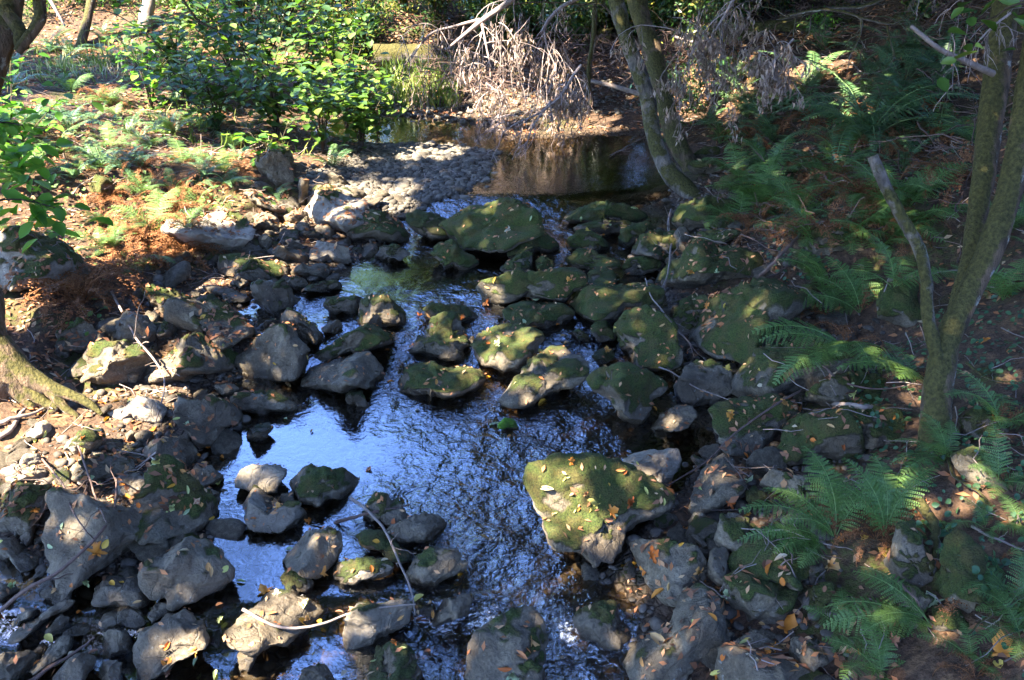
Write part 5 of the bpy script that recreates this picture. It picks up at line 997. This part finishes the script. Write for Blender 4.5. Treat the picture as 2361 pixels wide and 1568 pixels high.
for i, (x, y) in enumerate(TR):
    z = float(T(x, y)); e = empty('canopy_tree', (x, y, z - .1)); tag(e, 'tall tree on the near bank outside the picture, shading the stream', 'tree', 'tall shading trees around the stream')
    Q = P[ti == i] - np.array([x, y, z - .1]); b = MB(); b.add(*tube(spline([(0, 0, 0), (.1, .1, 4), (.3, .1, 9)], 16), .24 * np.linspace(1.1, .3, 16), 10, .08, i))
    for j in range(12):
        if len(Q): q = Q[rg.integers(len(Q))]; b.add(*tube(spline([(.1, .1, rg.uniform(3.5, 6)), q * [.5, .5, .8], q], 10), .07 * np.linspace(1, .2, 10), 6))
    link('trunk', b.mesh('trunk', M_barkd), e)
    if len(Q): foliage('crown', rg, Q, .30, M_canopy, 'lance', .75, .4, e)
# lower leaves of unseen trees, added to shade the right bank
n = 26000; GX = rg.uniform(1.2, 10, n); GY = rg.uniform(6, 24, n); G = np.stack([GX, GY, T(GX, GY)], 1); P = G + SUNDIR * (rg.uniform(3.0, 5.5, n) / SUNDIR[2])[:, None]
px, py, dz = proj(P); v = P - np.array([-.4, 5.3, 0]); az = np.degrees(np.arctan2(v[:, 0], v[:, 1])); kp = ~((py > -110) & (dz > 0)) & (az > 5) & sunfilter(P, rg); P = P[kp]
TR2 = [(7.5, 8), (6.8, 12), (7.5, 17), (9.5, 22), (6.5, 5)]; ti = np.argmin(np.stack([np.hypot(P[:, 0] - a, P[:, 1] - b) for a, b in TR2], 1), 1)
for i, (x, y) in enumerate(TR2):
    z = float(T(x, y)); e = empty('canopy_tree', (x, y, z - .1)); tag(e, 'spreading tree added to shade the right bank, its crown above the picture', 'tree', 'added shade trees on the right bank')
    Q = P[ti == i] - np.array([x, y, z - .1]); b = MB(); b.add(*tube(spline([(0, 0, 0), (-.1, .1, 2.5), (-.2, .1, 5)], 16), .16 * np.linspace(1.1, .3, 16), 10, .08, i))
    for j in range(10):
        if len(Q): q = Q[rg.integers(len(Q))]; b.add(*tube(spline([(-.1, .1, rg.uniform(2, 4)), q * [.5, .5, .85], q], 10), .05 * np.linspace(1, .2, 10), 6))
    link('trunk', b.mesh('trunk', M_barkd), e)
    if len(Q): foliage('crown', rg, Q, .26, M_canopy, 'lance', .75, .4, e)
n = 15000; GX = rg.uniform(-.6, 9, n); GY = rg.uniform(14, 23.5, n); P = np.stack([GX, GY, T(GX, GY) + rg.uniform(0, 2.5, n)], 1) + SUNDIR * rg.uniform(2.0, 5.0, n)[:, None]
px, py, dz = proj(P); v = P - np.array([-.4, 5.3, 0]); az = np.degrees(np.arctan2(v[:, 0], v[:, 1])); el = np.degrees(np.arctan2(v[:, 2], np.hypot(v[:, 0], v[:, 1])))
P = P[(py < -100) & ~((az < 0) & (el > 26)) & sunfilter(P, rg)]
foliage('shade_leaves', rg, P - np.array(rear_tree.location), .24, M_dark, 'lance', .7, .4, rear_tree)  # loose leaf layer added to shade the back right and its reflection
# ---------------------------------------------------------------- stuff: gravel, bed stones, litter, creeper, grass
def inpoly(px, py, pts):
    pts = np.array(pts, float); ins = np.zeros(len(px), bool)
    for i in range(len(pts)):
        a, b = pts[i], pts[(i + 1) % len(pts)]; ins ^= ((a[1] > py) != (b[1] > py)) & (px < (b[0] - a[0]) * (py - a[1]) / (b[1] - a[1] + 1e-9) + a[0])
    return ins
def scatter(rg, n, x0, x1, y0, y1, f): 
    x = rg.uniform(x0, x1, n); y = rg.uniform(y0, y1, n); P = np.stack([x, y, T(x, y)], 1); px, py, _ = proj(P); return P[f(P, px, py)]
def stones(name, P, size, mat, rg, kind='stuff', lvl=2, sink=.15):
    n0, F0 = ICO[lvl]; n = len(P); m = len(n0); s = size if np.ndim(size) else np.full(n, size)
    ax = np.stack([rg.uniform(.8, 1.4, n), rg.uniform(.7, 1.1, n), rg.uniform(.4, .75, n)], 1) * s[:, None]; an = rg.uniform(0, 6.28, n); ca, sa = np.cos(an), np.sin(an)
    bm = np.array([n0 * (1 + .25 * fbm(n0 * 1.2 + k * 9, k, 2))[:, None] for k in range(12)]); q = bm[rg.integers(0, 12, n)] * ax[:, None]
    V = np.stack([q[..., 0] * ca[:, None] - q[..., 1] * sa[:, None], q[..., 0] * sa[:, None] + q[..., 1] * ca[:, None], q[..., 2]], -1) + P[:, None] + [0, 0, 1] * (s * (.5 - sink))[:, None, None]
    F = (F0[None] + (np.arange(n) * m)[:, None, None]).reshape(-1, 3); o = link(name, mesh_np(name, V.reshape(-1, 3), F, mat, True, {'tone': np.repeat(rg.random(n), m)})); return o
rg = np.random.default_rng(77)
GBAR = [(840,335),(1000,330),(1060,336),(1142,352),(1128,405),(1050,455),(955,482),(930,500),(860,470),(720,450),(700,410),(780,380),(830,360)]
P = scatter(rg, 95000, -3.4, .6, 10.2, 15, lambda P, x, y: inpoly(x + rg.normal(size=len(x)) * 16, y + rg.normal(size=len(x)) * 6, GBAR)); sz = rg.lognormal(math.log(.0145), .5, len(P)).clip(.006, .07)
tag(stones('gravel', P, sz, M_cob, rg, sink=.3), 'bar of loose grey river gravel beside the dark pool', 'gravel', kind='stuff')
P = scatter(rg, 9000, -4, 4, 14.5, 19, lambda P, x, y: (x > 850) & (x < 1500) & (y < 320) & (y > 140)); sz = rg.lognormal(math.log(.022), .45, len(P)).clip(.01, .08)
tag(stones('far_gravel', P, sz, M_cob, rg), 'stony far shore scattered with gravel beneath the dead brush', 'gravel', kind='stuff')
def fs(P, x, y):
    d = sdist(P[:, 0], P[:, 1]); return (x > -60) & (x < 2420) & (y < 1640) & (((d < .05) & (d > -.6)) | ((d >= 0) & (d < 1.1) & (rg.random(len(P)) < .6)))
P = scatter(rg, 26000, -5, 3.5, 3, 11.5, fs); sz = rg.lognormal(math.log(.014), .6, len(P)).clip(.006, .06)
tag(stones('bed_stones', P, sz, M_cob2, rg, sink=.25), 'small stones lining the stream bed and its margins', 'gravel', kind='stuff')
def litter(name, n, x0, x1, y0, y1, f, size, mat, label, kind='lance', asp=.45, cat='leaf litter', tone=None, up=.012):
    x = rg.uniform(x0, x1, n); y = rg.uniform(y0, y1, n); P = np.stack([x, y, T(x, y)], 1); px, py, _ = proj(P); k = f(P, px, py) & (px > -500) & (px < 3000) & (py < 1700); x, y = x[k], y[k]
    H = [drop(a, b) for a, b in zip(x, y)]; Q = np.array([h[0] for h in H]); N_ = np.array([h[1] for h in H]); ok = (Q[:, 2] > W(Q[:, 0], Q[:, 1]) + .002) & (N_[:, 2] > .45); Q, N_ = Q[ok], N_[ok]; m = len(Q)
    nr = norm(N_ + rg.normal(size=(m, 3)) * .28); dr = norm(np.cross(nr, rdir(rg, m))); L = size * rg.uniform(.5, 1.3, m)
    o = link(name, leafmesh(name, rg, Q + nr * up - dr * (L * .5)[:, None], dr, nr, L, L * asp, mat, kind, tone(m) if tone else None)); return tag(o, label, cat, kind='stuff')
def dens(P, lo=.15): return rg.random(len(P)) < np.clip(.5 + .9 * fbm(P * [1.3, 1.3, 0], 88, 3), lo, 1)
SD = lambda P: sdist(P[:, 0], P[:, 1])
litter('leaf_litter', 55000, -9, 9, 2.6, 18, lambda P, x, y: (SD(P) > .12) & dens(P) & ~inpoly(x, y, GBAR), .075, M_litter, 'brown fallen leaves covering both banks', tone=lambda m: rg.beta(1.3, 1.6, m))
litter('far_leaf_litter', 24000, -14, 10, 14.5, 30, lambda P, x, y: (SD(P) > .05) & dens(P), .11, M_litter, 'fallen leaves on the far banks', tone=lambda m: rg.beta(1.3, 1.5, m))
litter('creeper', 14000, 2.2, 8, 3, 13, lambda P, x, y: (SD(P) > .9) & (fbm(P * [.9, .9, 0], 99, 3) > .0), .04, M_ivy, 'low creeping green plants on the right slope', 'oval', .8, 'ground cover', up=.05)
litter('low_herbs', 16000, -12, -1.6, 6, 21, lambda P, x, y: (SD(P) > 1.2) & (fbm(P * [.9, .9, 0], 98, 3) > -.1), .055, M_lady, 'small green herbs growing through the left bank litter', 'oval', .7, 'ground cover', up=.05)
litter('shore_litter', 6500, -4.5, 3.2, 3, 10, lambda P, x, y: (SD(P) < .5) & (rg.random(len(P)) < .8), .045, M_litter, 'small fallen leaves and bits caught on the shore rocks', tone=lambda m: rg.uniform(.35, .85, m))
litter('left_shore_litter', 15000, -7, .2, 3, 12.5, lambda P, x, y: (SD(P) > -.05) & (SD(P) < 3) & dens(P, .3) & (x < 1000) & ~inpoly(x, y, GBAR), .062, M_litter, 'thick red-brown fallen leaves between the left shore rocks', tone=lambda m: rg.uniform(.15, .85, m))
# dry twigs
def twiglitter(name, n, f, label, L0=.35, r=.0035):
    b = MB(); x = rg.uniform(-9, 8, n); y = rg.uniform(3, 17, n); P = np.stack([x, y, T(x, y)], 1); px, py, _ = proj(P); k = f(P, px, py)
    for q in P[k]:
        l = L0 * rg.uniform(.3, 1.3); dv = norm(np.array([rg.normal(), rg.normal(), rg.normal() * .25])); h, nn = drop(q[0], q[1]); m = 5; pp = h + [0, 0, .02] + dv * l * np.linspace(-.5, .5, m)[:, None] + rg.normal(size=(m, 3)) * l * .03; b.add(*tube(pp, r * np.linspace(1.3, .6, m), 4, close=False), rg.random())
    tag(link(name, b.mesh(name, M_stick)), label, 'twig litter', kind='stuff')
twiglitter('twig_litter', 5200, lambda P, x, y: (SD(P) > .35) & (x > -60) & (x < 2420) & (y < 1640), 'dry twigs and stalks strewn over the banks')
def tangle(name, n, box, f, label, L0, lift, seed):
    rg = np.random.default_rng(seed); b = MB(); P = scatter(rg, n, *box, f)
    for q in P:
        l = L0 * rg.uniform(.4, 1.4); dv = norm(np.array([rg.normal(), rg.normal(), rg.normal() * .45])); m = 7; c = q + [0, 0, rg.uniform(0, lift)]
        pp = c + dv * l * np.linspace(-.5, .5, m)[:, None] + np.cumsum(rg.normal(size=(m, 3)) * l * .04, 0); b.add(*tube(pp, rg.uniform(.003, .008) * np.linspace(1.2, .5, m), 4, close=False), rg.random())
        for _ in range(2):
            j = rg.integers(1, 6); d2 = norm(dv + rdir(rg, 1)[0]); b.add(*tube(pp[j] + d2 * l * .35 * np.linspace(0, 1, 4)[:, None], .003, 4, close=False), rg.random())
    tag(link(name, b.mesh(name, M_maroon)), label, 'dead twigs', kind='stuff')
tangle('twig_tangle', 1300, (1.5, 10, 6, 20), lambda P, x, y: (x > 1560) & (x < 2420) & (y > -40) & (y < 620) & (SD(P) > .8), 'tangle of dead twigs over the dark right slope', .6, .35, 5)
tangle('far_tangle', 1500, (-2, 6, 15, 20), lambda P, x, y: (x > 980) & (x < 1700) & (y > -40) & (y < 290) & (SD(P) > .3), 'dead twigs tangled over the far shore', .8, .6, 6)
# grass beyond the back pool
def grass(name, n, cond, box, label, h=.35):
    mt = M_bright_dry if name == 'bright_dry_grass' else M_grass
    P = scatter(rg, n, *box, cond); m = len(P); d = norm(rg.normal(size=(m, 3)) * [.35, .35, 0] + [0, 0, 1]); L = h * rg.uniform(.5, 1.2, m)
    tag(link(name, leafmesh(name, rg, P, d, rdir(rg, m), L, L * .06 + .006, mt, 'lance')), label, 'grass', kind='stuff')
grass('grass', 9000, lambda P, x, y: (x > 880) & (x < 1060) & (y > 140) & (y < 260) & (rg.random(len(P)) < .7), (-4, 1, 15, 20), 'tuft of yellow-green grass beyond the back pool')
grass('bright_dry_grass', 16000, lambda P, x, y: (y < 190) & (x < 760) & (x > -60) & (fbm(P * [.5, .5, 0], 51, 2) > .05), (-16, -1, 14, 32), 'pale dry grass added to brighten the sunny upper left clearing', .2)
grass('bank_grass', 12000, lambda P, x, y: (SD(P) > 1) & (fbm(P * [.6, .6, 0], 55, 2) > .15), (-14, -2, 12, 30), 'thin grass on the upper left bank', .25)
# ---------------------------------------------------------------- individual fallen leaves
LM = {}
for kd, asp, L in (('maple', 1.1, .085), ('lance', .34, .075), ('oval', .62, .055)):
    for nm, mt in (('orange', M_orange), ('yellow', M_yellow), ('brown', M_litter)):
        for v_ in range(3):
            LM[kd, nm, v_] = leafmesh('fallen_leaf', np.random.default_rng(v_ * 5 + len(LM)), np.array([[-.5 * L, 0, 0]]), np.array([[1, 0, 0]]), np.array([[0, 0, 1.]]), np.array([L]), np.array([L * asp]), mt, 'oval' if kd == 'lance' else kd, np.array([.3 + .35 * v_]), 1.6)
def fallen(px, py, kd, colr, label, s=1., rg=rg, group=None):
    h, nn = hit(px, py)
    if h is None: return
    if nn[2] < .35: nn = norm(nn + [0, 0, .6])
    o = link('fallen_leaf', LM[kd, colr, rg.integers(3)], None, tuple(h + nn * .007)); qt = Vector(norm(nn + rg.normal(size=3) * .12).tolist()).to_track_quat('Z', 'Y'); eu = qt.to_matrix() @ Euler((0, 0, rg.uniform(0, 6.28))).to_matrix()
    o.rotation_euler = eu.to_euler(); s = s * rg.uniform(.8, 1.15); o.scale = (s, s, s); tag(o, label, 'leaf', group)
for tl, x, y, kd, c, s, lab in [
 ('D',1370,625,'oval','yellow',1.2,'yellow leaf on the moss of the big broken grey boulder'), ('D',1450,300,'maple','brown',1,'tan maple leaf left of the mossy-shouldered slab'), ('D',1190,850,'maple','yellow',1,'yellowish maple leaf behind the wedge-shaped boulder'),
 ('E',710,985,'oval','yellow',1.2,'glowing yellow leaf on the notch of the saddle-backed boulder'), ('E',1255,655,'oval','yellow',1.2,'yellow leaf on the mossy boulder behind the mossy-capped one'), ('E',1360,860,'lance','yellow',1.6,'long yellow leaf standing right of the mossy-capped boulder'),
 ('E',1010,1035,'lance','yellow',1.4,'yellow leaf wedged below the mossy-capped boulder'), ('E',1385,1200,'lance','yellow',1.6,'thin yellow leaf floating at the foot of the diagonal boulder'), ('E',1160,30,'maple','brown',1.3,'curled brown maple leaf on the largest lip boulder'),
 ('E',1055,1340,'maple','yellow',.8,'pale leaf floating against the vivid moss islet'), ('E',1155,1435,'lance','orange',1,'red leaf in the water below the moss islet'), ('F',220,540,'maple','orange',1.2,'large orange maple leaf behind the largest right-shore boulder'),
 ('F',115,315,'maple','orange',1,'orange leaf at the left of the wide mossy boulder'), ('F',320,175,'maple','orange',1,'orange maple leaf at the top of the wide mossy boulder'), ('F',290,320,'maple','yellow',.8,'yellow star leaf in the middle of the wide mossy boulder'),
 ('F',390,1290,'maple','orange',1.2,'orange maple leaf on the mossy-edged grey boulder'), ('F',1220,1140,'maple','yellow',1.2,'golden maple leaf on the flat terrace rock'), ('F',1230,1185,'maple','orange',1,'orange maple leaf above the short straight log'),
 ('F',2080,780,'maple','orange',1.1,'orange maple leaf right of the forked trunk'), ('F',1195,1080,'maple','yellow',.7,'small yellow leaf under the curved brown stick'), ('F',2150,1300,'lance','orange',1.2,'reddish leaf on the boulder right of the forked tree'),
 ('H',1750,380,'maple','yellow',1.4,'yellow maple leaf in the centre of the great mossy boulder'), ('H',1980,375,'maple','orange',1,'orange maple leaf near the right side of the great mossy boulder'), ('H',1600,300,'lance','brown',1.2,'purplish brown leaf left of centre on the great mossy boulder'),
 ('H',1845,430,'maple','orange',1,'orange leaf below the yellow one on the great mossy boulder'), ('H',1820,490,'lance','brown',1.2,'lowest tan leaf on the moss of the great mossy boulder'), ('H',1410,275,'lance','brown',1.2,'purplish leaf near the left end of the great mossy boulder'), ('H',1910,150,'lance','orange',1,'orange sliver near the top of the great mossy boulder'),
 ('H',2125,725,'maple','orange',1.5,'large orange maple leaf on the cracked blue-grey boulder'), ('H',1945,800,'maple','yellow',1.3,'bright yellow maple leaf by the prow of the great mossy boulder'), ('H',2000,820,'maple','orange',1.2,'orange maple leaf beside the bright yellow one at the prow'),
 ('H',2325,560,'maple','orange',1.3,'orange maple leaf right of the great mossy boulder'), ('H',1305,1300,'maple','orange',1.2,'red-orange leaf on the big grey bottom-edge boulder'), ('H',1230,1400,'lance','brown',1.6,'long brown leaf on the big grey bottom-edge boulder'), ('H',1180,1540,'maple','yellow',1,'yellow leaf at the bottom edge of the big grey boulder'),
 ('H',1130,1490,'lance','orange',1.3,'orange leaf near the bottom edge of the big grey boulder'), ('H',2165,985,'lance','orange',1.5,'narrow orange leaf standing on the cracked blue-grey boulder'), ('H',2175,1310,'lance','orange',1.8,'narrow orange leaf on the long diagonal boulder'),
 ('H',260,635,'oval','yellow',1,'pale curled leaf on the low green weedy rock'), ('H',385,500,'oval','orange',1.1,'tan leaf between pointed rock and slate-coloured rock'), ('H',225,820,'oval','orange',1.1,'orange leaf on the low pale-fronted rock'), ('H',825,850,'oval','yellow',1,'green-yellow leaf at the water by the rounded grey boulder'),
 ('H',545,1020,'oval','yellow',1.4,'pale green leaf at the foot of the leaning brown twig'), ('G',710,650,'oval','yellow',1.3,'pale yellow leaf on the big flat slab'), ('G',650,710,'maple','orange',1.5,'red-orange maple leaf on the big flat slab'), ('G',425,530,'oval','yellow',1,'small yellow leaf at the left of the big flat slab'),
 ('G',845,335,'lance','yellow',1.4,'bright yellow leaf on the pale flat stone'), ('G',1470,240,'oval','yellow',1.2,'yellow leaf on the oval stone by the water'), ('G',1255,425,'lance','yellow',1,'yellow leaf on the flank of the tall mossy boulder'), ('G',1790,975,'maple','orange',1.6,'orange maple leaf in the water behind the wet pinkish rock'),
 ('G',950,820,'maple','brown',1.3,'tan maple leaf left of the two-moss-spot boulder'), ('G',895,820,'lance','yellow',1.1,'yellow sliver beside the tan maple leaf, lower left'), ('G',2050,1060,'oval','yellow',1.1,'upper pale leaf on the wet pinkish rock'), ('G',2040,1185,'oval','yellow',1.5,'white-lit leaf by the thin stick on the wet pinkish rock'),
 ('G',2155,1180,'oval','yellow',1,'yellow leaf at the right end of the wet pinkish rock'), ('G',1950,690,'oval','yellow',1,'yellow leaf on the left of the shiny brown boulder'), ('G',2170,850,'maple','orange',1,'orange leaf in the water below the shiny brown boulder'), ('G',1515,820,'oval','yellow',1.2,'pale green leaf on the right side of the two-moss-spot boulder'),
 ('G',330,1290,'oval','yellow',1.2,'green leaf among the dark stones at the lower left'), ('I',385,1150,'maple','orange',1.5,'large orange leaf between diagonal and mossy boulders, bottom right'), ('I',755,1220,'maple','orange',1.8,'large orange leaf on the gap right of the mossy boulder belly'),
 ('I',690,1340,'maple','orange',1.5,'orange leaf above the big smooth bottom-edge boulder'), ('I',50,570,'maple','orange',1.5,'orange leaf on top of the cracked blue-grey boulder'), ('I',490,235,'maple','yellow',1.4,'golden maple leaf right of the leaning angular boulder'), ('I',370,370,'maple','orange',1.4,'orange maple leaf below the leaning angular boulder'),
 ('I',895,440,'maple','orange',1.5,'tan maple leaf left of the large fern clump stalks'), ('I',1055,795,'maple','orange',1.3,'orange maple leaf under the large fern clump stalks'), ('I',930,930,'maple','brown',1.1,'pale star leaf above the dark clover tuft'), ('I',640,820,'lance','orange',1.4,'orange leaf on the upper leaf-dotted mossy boulder'),
 ('I',470,825,'maple','brown',1,'tan leaf at the left of the upper leaf-dotted boulder'), ('I',440,915,'oval','yellow',1,'yellow-green leaf on the lower rounded mossy boulder'), ('I',720,745,'lance','brown',1.5,'reddish long leaf at the top of the leaf-dotted boulder'), ('I',2210,1380,'maple','orange',2.3,'biggest orange maple leaf in the bottom right corner'),
 ('I',2310,1280,'maple','brown',2.3,'big tan maple leaf above the biggest orange one'), ('I',2190,1465,'oval','yellow',1.6,'pale green leaf below the biggest orange maple leaf'), ('I',175,1480,'maple','brown',1.2,'yellowish leaf at the bottom edge left of the smooth boulder'), ('I',290,1540,'maple','orange',1.6,'orange leaf cut by the bottom edge'), ('I',1740,1060,'maple','yellow',1.8,'green and yellow maple leaf under the pear-shaped boulder'),
 ('I',1435,720,'maple','yellow',1.1,'yellow leaf beside the half-mossy boulder'), ('I',1440,1470 - 600,'maple','orange',1.2,'orange leaf behind the arching fern'), ('I',1480,1300,'maple','brown',1,'small tan leaf near the dry stalks, bottom right')]:
    q = tile(tl, [(x, y)])[0]; fallen(q[0], q[1], kd, c, lab, s)
GROUPS = [((0,900,560,1130),55,'small fallen leaf in the sunlit litter of the left shore','fallen leaves on the left shore',1.),((0,1130,500,1560),34,'small fallen leaf on the lower left stones','fallen leaves in the lower left',1.),
 ((500,700,1000,1000),20,'small fallen leaf on the boulders left of the blue pool','fallen leaves left of the blue pool',.9),((480,1050,1000,1560),24,'small fallen leaf on or around the rocks of the lower pool','fallen leaves in the lower pool',.9),
 ((1000,470,1500,900),30,'small fallen leaf on the mossy mid-stream boulders','fallen leaves on the mid-stream boulders',1.1),((1250,1060,1500,1200),16,'small scattered leaf on the moss of the great boulder','small leaves on the great mossy boulder',.55),
 ((1480,1130,2000,1560),34,'small fallen leaf between the lower right shore boulders','fallen leaves on the lower right shore',1.),((1500,600,2150,1130),30,'small fallen leaf on the right shore boulders','fallen leaves on the right shore',1.)]
for (x0, y0, x1, y1), nn_, lab, gr, s in GROUPS:
    s = s * .85
    for _ in range(nn_):
        kd = rg.choice(['maple', 'lance', 'lance', 'oval']); c = rg.choice(['orange', 'orange', 'brown', 'yellow']); fallen(rg.uniform(x0, x1), rg.uniform(y0, y1), kd, c, lab, s, group=gr)
